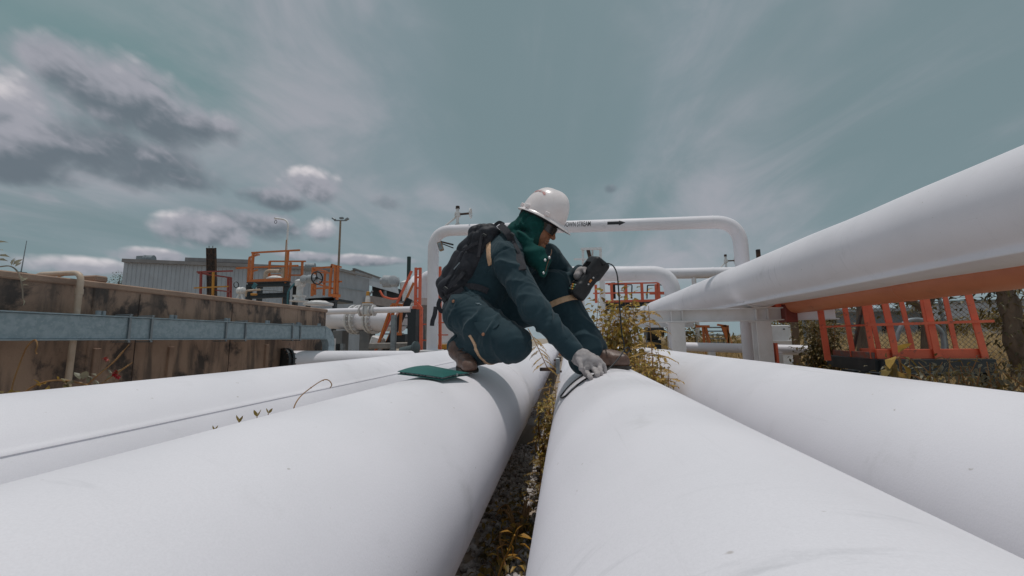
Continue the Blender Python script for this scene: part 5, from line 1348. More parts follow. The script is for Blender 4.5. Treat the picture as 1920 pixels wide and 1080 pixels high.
# ------------------------------------------------------------------ the worker: distance-field surfaces
def J(px, py, Y): return np.array(at(px, py, Y), dtype=np.float64)
def wob(x, y, z, s=1.0, k=0.0):
    """cheap smooth noise, about -1..1"""
    return (np.sin(x*s*1.9 + 1.3*np.sin(y*s*1.1 + k) + k) + np.sin(y*s*2.3 + 1.1*np.sin(z*s*1.3 + 2*k) + 1.7*k) + np.sin(z*s*2.1 + 1.2*np.sin(x*s*.9 - k) + .6*k)) / 3
class Cone:
    """tapered capsule with optional cloth folds: fold = (amp, folds per metre, twist, phase)"""
    def __init__(s, a, b, ra, rb, k=.03, fold=None, sq=None):
        s.a, s.b, s.ra, s.rb, s.k, s.fold = np.array(a, float), np.array(b, float), ra, rb, k, fold; s.sq = sq
    def box(s):
        m = max(s.ra, s.rb) + s.k + .05; return np.minimum(s.a, s.b) - m, np.maximum(s.a, s.b) + m
    def ev(s, x, y, z):
        ba = s.b - s.a; L2 = ba @ ba; L = math.sqrt(L2)
        px, py, pz = x - s.a[0], y - s.a[1], z - s.a[2]
        t = np.clip((px*ba[0] + py*ba[1] + pz*ba[2]) / L2, 0, 1)
        qx, qy, qz = px - t*ba[0], py - t*ba[1], pz - t*ba[2]
        r = s.ra + (s.rb - s.ra) * t
        d = np.sqrt(qx*qx + qy*qy + qz*qz) - r
        if s.fold:
            amp, fr, tw, ph = s.fold; u = ba / L; e = np.array([0, 0, 1.0]) if abs(u[2]) < .9 else np.array([1.0, 0, 0])
            e1 = np.cross(e, u); e1 /= np.linalg.norm(e1); e2 = np.cross(u, e1)
            th = np.arctan2(qx*e2[0] + qy*e2[1] + qz*e2[2], qx*e1[0] + qy*e1[1] + qz*e1[2])
            w = wob(x, y, z, 11, ph)
            arg = 6.283*fr*(t*L) + 1.6*tw*np.sin(th + ph) + tw*np.sin(2*th - ph) + 1.8*w + ph
            f = (1 - np.abs(np.sin(arg*.5)))**1.8; env = np.clip(.6 + .8*wob(x, y, z, 7, ph + 2), 0, 1.25)
            d = d - amp * env * (f - .2)
        return d
class Ell:
    def __init__(s, c, R, r, k=.03): s.c, s.R, s.r, s.k = np.array(c, float), np.array(R, float), np.array(r, float), k
    def box(s): m = max(s.r) + s.k + .05; return s.c - m, s.c + m
    def ev(s, x, y, z):
        p = (x - s.c[0], y - s.c[1], z - s.c[2]); q = [p[0]*s.R[i][0] + p[1]*s.R[i][1] + p[2]*s.R[i][2] for i in range(3)]
        k0 = np.sqrt(sum((q[i]/s.r[i])**2 for i in range(3))); k1 = np.sqrt(sum((q[i]/s.r[i]**2)**2 for i in range(3)))
        return k0*(k0 - 1) / np.maximum(k1, 1e-6)
class RBox:
    def __init__(s, c, R, h, rd=.01, k=.01): s.c, s.R, s.h, s.rd, s.k = np.array(c, float), np.array(R, float), np.array(h, float), rd, k
    def box(s): m = np.linalg.norm(s.h) + s.k + .03; return s.c - m, s.c + m
    def ev(s, x, y, z):
        p = (x - s.c[0], y - s.c[1], z - s.c[2]); q = [np.abs(p[0]*s.R[i][0] + p[1]*s.R[i][1] + p[2]*s.R[i][2]) - (s.h[i] - s.rd) for i in range(3)]
        o = np.sqrt(sum(np.maximum(v, 0)**2 for v in q)); return o + np.minimum(np.maximum(np.maximum(q[0], q[1]), q[2]), 0) - s.rd
I3 = np.eye(3)
def smin(a, b, k):
    if k <= 1e-6: return np.minimum(a, b)
    h = np.clip(.5 + .5*(b - a)/k, 0, 1); return b + (a - b)*h - k*h*(1 - h)
class Field:
    def __init__(s, lo, hi, h):
        s.lo = np.array(lo, float); s.h = h; n = np.ceil((np.array(hi) - s.lo)/h).astype(int) + 1
        s.ax = [s.lo[i] + h*np.arange(n[i]) for i in range(3)]; s.d = np.full(n, 1.0, dtype=np.float32)
    def sl(s, p):
        lo, hi = p.box(); S = []; X = []
        for i in range(3):
            a = max(0, int((lo[i] - s.lo[i])/s.h)); b = min(len(s.ax[i]), int((hi[i] - s.lo[i])/s.h) + 2)
            if b <= a: return None, None
            S.append(slice(a, b)); sh = [1, 1, 1]; sh[i] = -1; X.append(s.ax[i][a:b].reshape(sh).astype(np.float32))
        return tuple(S), X
    def add(s, *ps):
        for p in ps:
            S, X = s.sl(p)
            if S is not None: s.d[S] = smin(s.d[S], p.ev(*X), p.k)
        return s
    def sub(s, *ps):
        for p in ps:
            S, X = s.sl(p)
            if S is not None: s.d[S] = -smin(-s.d[S], p.ev(*X), p.k)
        return s
    def full(s): return [s.ax[i].reshape([-1 if j == i else 1 for j in range(3)]).astype(np.float32) for i in range(3)]
    def mesh(s):
        d = s.d; sg = d < 0; n = d.shape
        c = np.zeros((n[0]-1, n[1]-1, n[2]-1), dtype=np.int8)
        for i in (0, 1):
            for j in (0, 1):
                for k in (0, 1): c += sg[i:n[0]-1+i, j:n[1]-1+j, k:n[2]-1+k]
        act = (c > 0) & (c < 8); ids = np.argwhere(act); idx = np.full(act.shape, -1, dtype=np.int64); idx[act] = np.arange(len(ids))
        pos = np.zeros((len(ids), 3)); cnt = np.zeros(len(ids))
        cor = [(i, j, k) for i in (0, 1) for j in (0, 1) for k in (0, 1)]
        vals = {o: d[ids[:, 0]+o[0], ids[:, 1]+o[1], ids[:, 2]+o[2]].astype(np.float64) for o in cor}
        for o in cor:
            for a in range(3):
                if o[a] == 0:
                    o2 = tuple(1 if q == a else o[q] for q in range(3)); v0, v1 = vals[o], vals[o2]; m = (v0 < 0) != (v1 < 0)
                    t = np.where(m, v0/np.where(m, v0 - v1, 1), 0); p = np.tile(np.array(o, float), (len(ids), 1)); p[:, a] = t
                    pos[m] += p[m]; cnt[m] += 1
        V = s.lo + s.h*(ids + pos/cnt[:, None])
        F = []
        for a in range(3):
            b, e = (a+1) % 3, (a+2) % 3
            s0 = [slice(None)]*3; s1 = [slice(None)]*3; s0[a] = slice(0, -1); s1[a] = slice(1, None)
            m = sg[tuple(s0)] != sg[tuple(s1)]; w = np.argwhere(m); inner = (w[:, b] > 0) & (w[:, e] > 0) & (w[:, b] < n[b]-1) & (w[:, e] < n[e]-1); w = w[inner]
            up = sg[tuple(w.T)]
            q = []
            for (db, de) in ((-1, -1), (0, -1), (0, 0), (-1, 0)):
                u = w.copy(); u[:, b] += db; u[:, e] += de; q.append(idx[tuple(u.T)])
            q = np.stack(q, 1); q[~up] = q[~up][:, ::-1]; F.append(q)
        F = np.concatenate(F); return V, F[(F >= 0).all(1)]
def lap_smooth(V, F, it=2, lam=.5):
    e = np.concatenate([F[:, [0, 1]], F[:, [1, 2]], F[:, [2, 3]], F[:, [3, 0]]])
    for _ in range(it):
        acc = np.zeros_like(V); cn = np.zeros(len(V))
        for a, b in ((0, 1), (1, 0)):
            np.add.at(acc, e[:, a], V[e[:, b]]); np.add.at(cn, e[:, a], 1)
        V = V + lam*(acc/np.maximum(cn, 1)[:, None] - V)
    return V
def field_obj(fl, name, material, parent, it=2, smooth=True):
    V, F = fl.mesh(); V = lap_smooth(V, F, it)
    og = np.array(parent.get('_o')); me = bpy.data.meshes.new(name); me.from_pydata((V - og).tolist(), [], F.tolist()); finish(me, material, True, 180)
    o = bpy.data.objects.new(name, me); COL.objects.link(o); o.parent = parent; o['_o'] = tuple(og)
    return o

CLOTH = mat('teal_coverall_cloth', (.019, .043, .055), (.025, .053, .066), 7, .35, .65, rough=.85, bump=.35, bscale=420, spec=.2, sheen=.12, dirt=(.042, .072, .086), dscale=9, dlo=.62, dhi=.78, damt=.5, bdist=.002)
SCARF = mat('green_scarf_cloth', (.010, .062, .056), (.014, .076, .068), 14, .35, .65, rough=.95, bump=.3, bscale=500, spec=.08, sheen=.05, bdist=.002)
TAPE = mat('tan_reflective_tape', (.70, .44, .27), (.60, .37, .22), 60, .4, .6, rough=.5)
SKIN = mat('tan_skin', (.34, .145, .075), (.28, .115, .06), 40, .4, .6, rough=.5, bump=.1, bscale=300, bdist=.002)
GLOVE = mat('grey_cotton_glove', (.46, .425, .42), (.37, .335, .33), 30, .35, .65, rough=.95, bump=.4, bscale=700, spec=.15, dirt=(.17, .145, .14), dscale=22, dlo=.52, dhi=.7, damt=.6, bdist=.002)
LEATHER = mat('brown_boot_leather', (.085, .046, .034), (.17, .098, .072), 18, .35, .65, rough=.42, bump=.35, bscale=120, dirt=(.22, .16, .13), dscale=30, dlo=.58, dhi=.75, damt=.5, bdist=.004)
SOLE = mat('dark_rubber_sole', (.022, .018, .016), (.04, .034, .03), 40, rough=.8)
PACKM = mat('black_nylon_pack', (.020, .021, .027), (.032, .033, .041), 9, .35, .65, rough=.6, bump=.5, bscale=520, spec=.35, dirt=(.06, .061, .07), dscale=7, dlo=.6, dhi=.8, damt=.5, bdist=.002)
WEB = mat('grey_webbing', (.040, .039, .047), (.030, .029, .035), 90, rough=.8, bump=.3, bscale=600)
COPPER = mat('copper_snap', (.42, .20, .12), rough=.4, metal=.6)
STEELB = mat('pale_snap', (.6, .6, .6), rough=.3, metal=.6)

# joints (read off the photograph; depths from where boots and hand touch the pipes)
hipN, hipF = J(874, 588, 2.32), J(898, 574, 2.56)
pelv = J(884, 578, 2.44)
kneN, ankN = J(960, 645, 2.13), J(862, 650, 2.36)
kneF, ankF = J(1040, 536, 2.52), J(1103, 655, 2.40)
chest, neckb = J(950, 488, 2.44), J(984, 456, 2.44)
shN, shF = J(946, 484, 2.28), J(1027, 482, 2.60)
elN, wrN = J(1003, 580, 2.12), J(1073, 657, 2.09)
elF, wrF = J(1070, 532, 2.72), J(1087, 514, 2.50)

person = thing('person', (pelv[0], pelv[1], float(H - .18)), 'crouching worker in dark teal coverall and white helmet straddling two pipes', 'person')
def torso_prims():
    sdir = shF - shN; sdir /= np.linalg.norm(sdir); ax = chest - pelv; ax /= np.linalg.norm(ax); ax = ax - sdir*(ax@sdir); ax /= np.linalg.norm(ax); fr = np.cross(sdir, ax)
    R = np.array([sdir, ax, fr])
    return [Ell(pelv + np.array([0, 0, -.01]), R, (.185, .16, .155), .04),
            Cone(pelv, chest, .150, .155, .05, (.016, 9, 1.2, .7)), Ell(chest - ax*.02, R, (.205, .20, .145), .05),
            Cone(shN, shF, .082, .078, .05), Cone(neckb - ax*.08, neckb + ax*.03, .10, .072, .05)]
def body_prims():
    P = torso_prims()
    P += [Cone(hipN, kneN, .132, .098, .035, (.016, 7, 1.5, .3)), Cone(kneN, ankN, .096, .074, .03, (.016, 9, 1.6, 2.0)), Cone(J(925, 655, 2.2), J(890, 668, 2.28), .070, .055, .04),
          Cone(hipF, kneF, .128, .100, .035, (.014, 8, 1.2, 1.3)), Cone(kneF, ankF, .098, .104, .03, (.018, 5, 1.4, 4.0)), Cone(ankF, J(1092, 676, 2.40), .100, .082, .03, (.006, 14, .8, 1.0)),
          Cone(kneF + np.array([-.05, 0, -.05]), J(1062, 640, 2.44), .085, .07, .05), Cone(J(905, 600, 2.52), J(1000, 582, 2.52), .115, .095, .05),
          Cone(shN, elN, .090, .074, .03, (.015, 8, 1.8, 5.1)), Cone(elN, wrN, .072, .050, .03, (.014, 11, 1.9, .9)),
          Cone(wrN - (wrN - elN)*.22, wrN, .058, .056, .008),
          Cone(shF, elF, .088, .075, .03, (.014, 9, 1.6, 2.6)), Cone(elF, wrF, .074, .056, .03, (.009, 13, 1.6, 3.3))]
    return P
BP = body_prims()
def body_field(lo, hi, h): return Field(lo, hi, h).add(*BP)
lo, hi = np.array([-.78, 1.90, H - .26]), np.array([.32, 2.92, H + .72])
fb = body_field(lo, hi, .0062)
# pinch at the waistband, sharper creases where limbs fold
X = fb.full()
near = np.abs(fb.d) < .03
ix = np.nonzero(near); xx, yy, zz = X[0].ravel()[ix[0]], X[1].ravel()[ix[1]], X[2].ravel()[ix[2]]
fine = .0035*np.abs(np.sin(9*wob(xx, yy, zz, 9, .4) + 3*wob(xx, yy, zz, 21, 1.1))) + .0018*wob(xx, yy, zz, 38, 2.2)
def seam(p0, p1, off, rad, w=.0035, dep=.0045):
    u = np.array(p1) - np.array(p0); u = u/np.linalg.norm(u); q0 = np.array(p0) + u*off
    px_, py_, pz_ = xx - q0[0], yy - q0[1], zz - q0[2]; s_ = px_*u[0] + py_*u[1] + pz_*u[2]
    r_ = np.sqrt(np.maximum(px_**2 + py_**2 + pz_**2 - s_**2, 0)); return dep*np.exp(-(s_/w)**2)*(r_ < rad)
fine = fine - seam(shN, elN, .015, .135, .004, .007) - seam(shF, elF, .03, .13) - seam(elN, wrN, .235, .085, .003, .004) - seam(hipN, kneN, .03, .17, .004, .005) - seam(pelv, chest, .075, .24, .005, .007) - seam(pelv, chest, .105, .24, .004, .004)
fb.d[ix] -= fine.astype(np.float32) - .0015
coverall = field_obj(fb, 'coverall', CLOTH, person, 1)
coverall['label'] = 'dark teal work coverall with folds'

def tape(c, n, half, reach, name='reflective_tape', keep=None, off=.0045):
    """a strip of tape: the coverall surface lifted a little, cut by a slab"""
    c = np.array(c, float); n = np.array(n, float); n /= np.linalg.norm(n)
    f = Field(c - reach - .02, c + reach + .02, .0042).add(*BP); X = f.full()
    nr = np.abs(f.d) < .03; i = np.nonzero(nr); xx, yy, zz = X[0].ravel()[i[0]], X[1].ravel()[i[1]], X[2].ravel()[i[2]]
    f.d[i] -= (.0035*np.abs(np.sin(9*wob(xx, yy, zz, 9, .4) + 3*wob(xx, yy, zz, 21, 1.1))) + .0018*wob(xx, yy, zz, 38, 2.2) - .0015).astype(np.float32)
    pl = np.abs((X[0]-c[0])*n[0] + (X[1]-c[1])*n[1] + (X[2]-c[2])*n[2]) - half
    d = np.maximum(f.d - off, pl); d = np.maximum(d, -(f.d + .008)); d = np.maximum(d, np.sqrt((X[0]-c[0])**2 + (X[1]-c[1])**2 + (X[2]-c[2])**2) - reach)
    if keep is not None: d = np.maximum(d, keep(X))
    f.d = d.astype(np.float32); return field_obj(f, name, TAPE, person, 1)
tape(J(917, 474, 2.26), J(940, 470, 2.3) - J(912, 475, 2.3), .016, .080, keep=lambda X: X[1] - 2.42)
tape(J(915, 662, 2.22), (ankN - kneN) + np.array([0, .0, -.16]), .012, .15, keep=lambda X: X[1] - 2.30)
tape(J(1056, 570, 2.46), ankF - kneF + np.array([-.05, 0, -.06]), .018, .15, keep=lambda X: X[1] - 2.55)
tape(J(991, 520, 2.30), np.array([.8, 0, .75]), .012, .07)

# snaps and pocket flap
def snap(p, nrm, m=COPPER, r=.009):
    p = Vector(p); n = Vector(nrm).normalized(); MB().lathe(p, n, [(-.004, r*.9), (.002, r), (.005, r*.75), (.006, r*.3)], 14).build('snap', m, person)
def surf(px, py, prims=BP, y0=1.9, off=.0):
    """first point of the coverall along the ray through a pixel"""
    d = ray(px, py); t = y0/d[1]
    for _ in range(60):
        p = d*t; q = np.array([p[0], p[1], p[2] + H]); v = min(float(pr.ev(np.array(q[0]), np.array(q[1]), np.array(q[2]))) for pr in prims)
        if v < .0015: break
        t += max(v*.7, .001)/np.linalg.norm(d)
    return Vector(q - np.array([d[0], d[1], d[2]])/np.linalg.norm(d)*off)
for (px, py) in ((906, 627), (850, 565)): snap(surf(px, py, off=.006), (0, -1, .15))
snap(surf(1050.5, 664.5, off=.006), (-.2, -1, .1))
q = MB(); fl = [(888, 604), (935, 600), (936, 607), (931, 613), (905, 628), (896, 622)]
pts = [surf(x, y, off=.010) for (x, y) in fl]; cen = sum(pts, Vector())/len(pts); back = [surf(x, y, off=-.006) for (x, y) in fl]
n = len(pts); q.add(pts + back + [cen + Vector((0, -.006, 0))], [(i, (i+1) % n, 2*n) for i in range(n)] + [(i, n+i, n+(i+1) % n, (i+1) % n) for i in range(n)])
q.build('pocket_flap', CLOTH, person)
# paint smudge on the thigh
for i, (px, py, s) in enumerate(((897, 569, .006), (901, 570.5, .004), (893, 568.5, .003))):
    p = surf(px, py, off=.004); MB().box(p, (s*2.4, .002, s), Matrix.Rotation(.3*i, 3, 'Y'), .001).build('paint_smudge', STEELB if False else mat('pale_paint_mark', (.35, .42, .44), rough=.8), person)

# ---- head
HC = J(1012, 424, 2.43)
pitch = math.radians(31); yaw = math.radians(-17)
Fw = np.array([math.cos(pitch)*math.cos(yaw), math.cos(pitch)*math.sin(yaw), -math.sin(pitch)])
Sd = np.cross(np.array([0, 0, 1.0]), Fw); Sd /= np.linalg.norm(Sd)     # towards the far side
Up = np.cross(Fw, Sd)
HR = np.array([Fw, Sd, Up])
def hp(f, s, u): return HC + Fw*f + Sd*s + Up*u
fh = Field(HC - .19, HC + .19, .0038)
fh.add(Ell(hp(-.005, 0, .01), HR, (.098, .078, .112), .02), Cone(hp(.045, 0, -.055), hp(.052, 0, -.10), .050, .034, .03), Cone(hp(.02, .03, -.05), hp(.02, -.03, -.05), .055, .055, .03),
       Cone(hp(.092, 0, .012), hp(.118, 0, -.028), .010, .015, .012), Ell(hp(.108, .012, -.032), HR, (.012, .010, .009), .006), Ell(hp(.108, -.012, -.032), HR, (.012, .010, .009), .006),
       Cone(hp(.080, .038, .030), hp(.080, -.038, .030), .014, .014, .012), Ell(hp(.094, 0, -.062), HR, (.012, .024, .008), .006), Ell(hp(.090, 0, -.076), HR, (.012, .021, .008), .006), Ell(hp(.078, 0, -.103), HR, (.020, .022, .016), .015),
       Ell(hp(-.012, -.080, .0), HR, (.020, .012, .032), .008), Ell(hp(-.012, .080, .0), HR, (.020, .012, .032), .008))
for s in (-1, 1): fh.sub(Ell(hp(.098, s*.032, .006), HR, (.020, .018, .011), .008))
fh.sub(Ell(hp(.112, 0, -.0685), HR, (.014, .022, .0022), .002))
field_obj(fh, 'head', SKIN, person, 1)
MB().lathe(Vector(hp(.062, -.034, .006)), Vector(Fw), [(.0, .012), (.012, .010), (.016, .004)], 10).build('eye', mat('eye_white', (.5, .48, .46), rough=.3), person)
MB().lathe(Vector(hp(.062, .034, .006)), Vector(Fw), [(.0, .012), (.012, .010), (.016, .004)], 10).build('eye', MATS['eye_white'], person)

# wrap-round dark glasses
def glasses():
    q = MB(); vs = []; n = 22
    for i in range(n + 1):
        a = math.radians(-88 + 176*i/n); rr = .101 + .012*math.cos(a); cf = math.cos(a)*.110 + .006; ss = math.sin(a)*.083
        top = .030; bot = -.020 + .018*abs(math.sin(a))**3 + (.014 if abs(a) < .12 else 0)
        for (off, u) in ((0, top), (0, bot), (-.005, top), (-.005, bot)): vs.append(Vector(hp(cf + off*math.cos(a), ss + off*math.sin(a), u)))
    fs = []
    for i in range(n):
        o = 4*i; fs += [(o, o+4, o+5, o+1), (o+2, o+3, o+7, o+6), (o, o+2, o+6, o+4), (o+1, o+5, o+7, o+3)]
    fs += [(0, 1, 3, 2), (4*n, 4*n+2, 4*n+3, 4*n+1)]
    g = q.add(vs, fs).build('safety_glasses', mat('dark_lens', (.008, .009, .011), rough=.12, spec=.6), person)
    for s in (-1, 1):
        MB().bar(Vector(hp(.012, s*.0845, .022)), Vector(hp(-.07, s*.088, .030)), .004, .009).build('temple', GALV2, g)
        MB().bar(Vector(hp(.045, s*.078, .012)), Vector(hp(.004, s*.0875, .022)), .005, .012).build('side_shield', GALV2, g)
glasses()

# ---- scarf hood: wraps cheeks, neck and falls to a point on the chest
fs_ = Field(HC - np.array([.26, .24, .36]), HC + np.array([.20, .24, .22]), .0046)
tip = J(1018, 514, 2.27); bk = J(962, 448, 2.44)
fs_.add(Ell(hp(-.018, 0, -.005), HR, (.116, .108, .128), .03), Cone(hp(.0, 0, -.05), hp(.020, -.01, -.115), .104, .096, .03), Cone(J(985, 432, 2.44), bk, .095, .082, .05, (.006, 14, 1.0, .3)),
        Cone(hp(.035, -.035, -.115), J(1014, 490, 2.31), .090, .058, .045), Cone(J(1014, 482, 2.31), tip, .058, .020, .03), Cone(J(985, 455, 2.38), J(1000, 478, 2.32), .075, .05, .05))
X = fs_.full(); i = np.nonzero(np.abs(fs_.d) < .05); xx, yy, zz = X[0].ravel()[i[0]], X[1].ravel()[i[1]], X[2].ravel()[i[2]]
c0 = J(1003, 418, 2.35); dist = np.sqrt((xx - c0[0])**2 + (zz - c0[2])**2); angw = np.arctan2(zz - c0[2], xx - c0[0])
side = np.clip((2.46 - yy)/.08, 0, 1)
fold = .005*side*np.exp(-((dist - .075)/.055)**2)*np.sin(6.283*dist/.036 + 1.2*np.sin(angw*1.5) + .5) + .003*np.sin(6.283*dist/.07 + 2*angw) + .004*wob(xx, yy, zz, 17, 1.0)
# one deep U pocket under the helmet
pk = J(985, 432, 2.33); ddx, ddz = (xx - pk[0]), (zz - pk[2]); u = ddx*.80 - ddz*.60; v = ddx*.60 + ddz*.80
pocket = .042*side*np.exp(-(u/.050)**2 - ((v - .6*np.abs(u)*0 + 6*u*u)/.017)**2)
roll = .018*side*np.exp(-(u/.060)**2 - ((v + .030 + 5*u*u*0 - 4*u*u)/.016)**2)
fs_.d[i] -= (fold - pocket + roll).astype(np.float32)
fs_.sub(RBox(hp(.140, -.01, .0), HR, (.075, .13, .150), .02, .010), Ell(hp(.100, 0, -.03), HR, (.058, .068, .086), .012), Ell(hp(-.01, 0, .16), HR, (.3, .3, .075), .01))
scarf = field_obj(fs_, 'scarf', SCARF, person, 2)
scarf['label'] = 'green scarf hood wrapped round face and neck'
for (px, py) in ((1030, 483), (1022, 488), (1019, 512)): 
    p = at(px, py, 2.245); MB().lathe(p, (0.1, -1, .1), [(-.02, .007), (.004, .008), (.007, .005), (.008, .002)], 14).build('snap', STEELB, person)
MB().tube(spline([Vector(J(1034, 468, 2.285)), Vector(J(1034, 473, 2.275)), Vector(J(1032, 480, 2.26)), Vector(J(1026, 496, 2.255)), Vector(J(1021, 516, 2.255))], 5), .0025, 6).build('scarf_hem', mat('brown_hem', (.16, .09, .06), rough=.9), person)

# ---- helmet
def helmet():
    HB = np.array(hp(-.012, 0, .056)); tl = math.radians(2)
    Fh, Uh, Sh = Fw*math.cos(tl) + Up*math.sin(tl), Up*math.cos(tl) - Fw*math.sin(tl), Sd
    W = lambda f, s, u: Vector(HB + Fh*f + Sh*s + Uh*u)
    M_ = mat('white_helmet_shell', (.93, .85, .84), (.86, .77, .755), 12, .35, .7, rough=.28, spec=.5, dirt=(.62, .50, .42), dscale=26, dlo=.62, dhi=.8, damt=.4)
    root = MB(); nt, npz = 56, 18; vs = []
    for j in range(npz + 1):
        ph = math.pi/2*j/npz
        for i in range(nt):
            th = 2*math.pi*i/nt; c, s = math.cos(th), math.sin(th)
            a = .150 if c > 0 else .147; b = .121
            rr = math.cos(ph)**.66; h = .178*math.sin(ph)**1.05
            ridge = .011*math.exp(-(s*b*rr/.022)**4)*min(1, math.sin(ph)*1.6)*(1 if j < npz else 1)
            bulge = 1 + .02*math.sin(ph*2)
            vs.append(W(a*c*rr*bulge + .008*math.sin(ph), b*s*rr*bulge, h + ridge*(.4 + .6*math.sin(ph))))
    fs = [(j*nt + i, j*nt + (i+1) % nt, (j+1)*nt + (i+1) % nt, (j+1)*nt + i) for j in range(npz) for i in range(nt)]
    shell = root.add(vs, fs).build('helmet', M_, person, ang=180)
    shell['label'] = 'scuffed white safety helmet with pink-red mark'
    # brim
    q = MB(); vs = []
    for i in range(nt):
        th = 2*math.pi*i/nt; c, s = math.cos(th), math.sin(th); a = .150 if c > 0 else .147; b = .121
        w = .012 + .045*max(0, c)**2.2 + .010*max(0, -c)**2; dr = -.006 - .020*max(0, c)**2
        for (f, u) in ((0.985, .004), (1.0, .006), (1 + w*.5/.13, .003 + dr*.4), (1 + w/.13, -.002 + dr), (1 + w/.13, -.006 + dr), (1 + w*.5/.13, -.003 + dr*.4), (.97, -.001)):
            vs.append(W(a*c*f, b*s*f, u))
    m = 7; fs = [(i*m + k, ((i+1) % nt)*m + k, ((i+1) % nt)*m + (k+1) % m, i*m + (k+1) % m) for i in range(nt) for k in range(m)]
    q.add(vs, fs).build('brim', M_, shell, ang=60)
    # accessory slots on the near side
    for th, wd in ((-62, .030), (-118, .030), (-150, .022)):
        t = math.radians(th); c = np.array([.150*math.cos(t), .121*math.sin(t)]); nrm = np.array([math.cos(t)/.150, math.sin(t)/.121]); nrm /= np.linalg.norm(nrm); tg = np.array([-nrm[1], nrm[0]])
        R = Matrix((Vector(Fh*tg[0] + Sh*tg[1]), Vector(Fh*nrm[0] + Sh*nrm[1]), Vector(Uh))).transposed()
        MB().box(W(c[0] + nrm[0]*.004, c[1] + nrm[1]*.004, .018), (wd, .018, .024), R, .004).build('slot', M_, shell, ang=30)
    # pink-red scuff: thin conforming strip
    q = MB(); vs = []; fs = []
    n = 12
    for i in range(n + 1):
        th = math.radians(-158 + 66*i/n); ph = math.radians(34 + 15*math.sin(math.pi*i/n*.8)); wv = math.radians(2.4 + 1.2*math.sin(i*1.9))
        for dp in (-wv, wv):
            p2 = ph + dp; rr = math.cos(p2)**.66; bl = 1 + .02*math.sin(p2*2); e = 1.016
            vs.append(W((.147*math.cos(th)*rr*bl + .008*math.sin(p2))*e, .121*math.sin(th)*rr*bl*e, .178*math.sin(p2)**1.05*e + .0005))
    for i in range(n): fs.append((2*i, 2*i+2, 2*i+3, 2*i+1))
    q.add(vs, fs).build('red_mark', mat('faded_red_mark', (.66, .24, .22), (.64, .52, .50), 55, .4, .62, rough=.4), shell)
    # suspension band and ratchet
    MB().tube([W(.120*math.cos(t), .098*math.sin(t), -.016) for t in [2*math.pi*k/36 for k in range(37)]], .014, 8, False, .5).build('sweat_band', BLACKR, shell)
    MB().box(W(-.128, -.0, -.028), (.03, .075, .05), Matrix(HR.tolist()).transposed(), .008).build('ratchet', BLACKR, shell, ang=30)
    for th in (-150, -175): 
        t = math.radians(th); MB().bar(W(.12*math.cos(t), .1*math.sin(t), -.03), W(.125*math.cos(t), .1*math.sin(t), .01), .012, .004).build('strap', BLACKR, shell)
helmet()

# ---- gloves
def hand_field(prims, lo, hi, h=.0034):
    return Field(np.array(lo) - .035, np.array(hi) + .035, h).add(*prims)
def glove_near():
    G = lambda px, py, Y: J(px, py, Y)
    def on(px, py, lift=.006):
        r = ray(px, py); a = r[0]**2 + r[2]**2; ax_, az_ = XR, ZL - H; b = -(r[0]*ax_ + r[2]*az_); c = ax_**2 + az_**2 - (PR + lift)**2
        t = (-b - math.sqrt(max(0, b*b - a*c)))/a; p = r*t; return np.array([p[0], p[1], p[2] + H])
    P = [Cone(G(1072, 656, 2.09), G(1086, 668, 2.075), .040, .040, .02), Cone(G(1086, 668, 2.075), G(1112, 675, 2.065), .037, .026, .02), Cone(G(1088, 674, 2.065), G(1100, 687, 2.05), .034, .022, .02), Cone(G(1098, 668, 2.08), G(1117, 678, 2.07), .030, .020, .02)]
    fing = [[(1092, 685, 2.045), (1099, 697, 2.04), None, (1108, 708)], [(1104, 681, 2.05), (1114, 692, 2.045), None, (1121, 703)], [(1114, 676, 2.06), (1124, 687, 2.055), None, (1127, 700)], [(1120, 672, 2.075), (1131, 684, 2.07), None, (1134.5, 696)]]
    for k, f in enumerate(fing):
        a, m = G(*f[0]), G(*f[1]); e = on(*f[3], .010); r = (.0135, .0135, .013, .012)[k]
        P += [Cone(a, m, r + .002, r, .005), Cone(m, e, r, r - .0015, .004)]
    P += [Cone(G(1086, 676, 2.03), G(1090, 690, 2.0), .014, .012, .01), Cone(G(1090, 690, 2.0), on(1101, 706, .011), .012, .0105, .004)]
    L = np.array([p.box()[0] + .04 for p in P]).min(0); U = np.array([p.box()[1] - .04 for p in P]).max(0)
    f = hand_field(P, L, U, .0031); X = f.full(); i = np.nonzero(np.abs(f.d) < .02); xx, yy, zz = X[0].ravel()[i[0]], X[1].ravel()[i[1]], X[2].ravel()[i[2]]
    f.d[i] -= (.0018*wob(xx, yy, zz, 70, .8) + .0012*wob(xx, yy, zz, 130, .1)).astype(np.float32)
    o = field_obj(f, 'glove', GLOVE, person, 1); o['label'] = 'grey work glove pressing the probe to the pipe'
    o['_tip'] = tuple(on(1121, 703, .0)); return o
gl = glove_near()
def glove_far():
    G = J
    P = [Cone(wrF, G(1090, 512, 2.46), .034, .036, .02), Cone(G(1088, 514, 2.46), G(1083, 517, 2.42), .032, .026, .02), Cone(G(1090, 508, 2.44), G(1096, 506, 2.40), .026, .019, .015), Cone(G(1096, 506, 2.40), G(1098, 511, 2.37), .015, .012, .008)]
    for k in range(4):
        a = G(1083 + 4*k, 512 + 3*k*.2, 2.47); m = G(1091 + 6*k, 524 - 3*k, 2.52); e = G(1098 + 6*k, 530 - 4*k, 2.47); P += [Cone(a, m, .013, .0115, .005), Cone(m, e, .0115, .010, .004)]
    L = np.array([p.box()[0] + .04 for p in P]).min(0); U = np.array([p.box()[1] - .04 for p in P]).max(0)
    f = hand_field(P, L, U, .0036); o = field_obj(f, 'glove', GLOVE, person, 1); o['label'] = 'grey work glove gripping the meter'
glove_far()

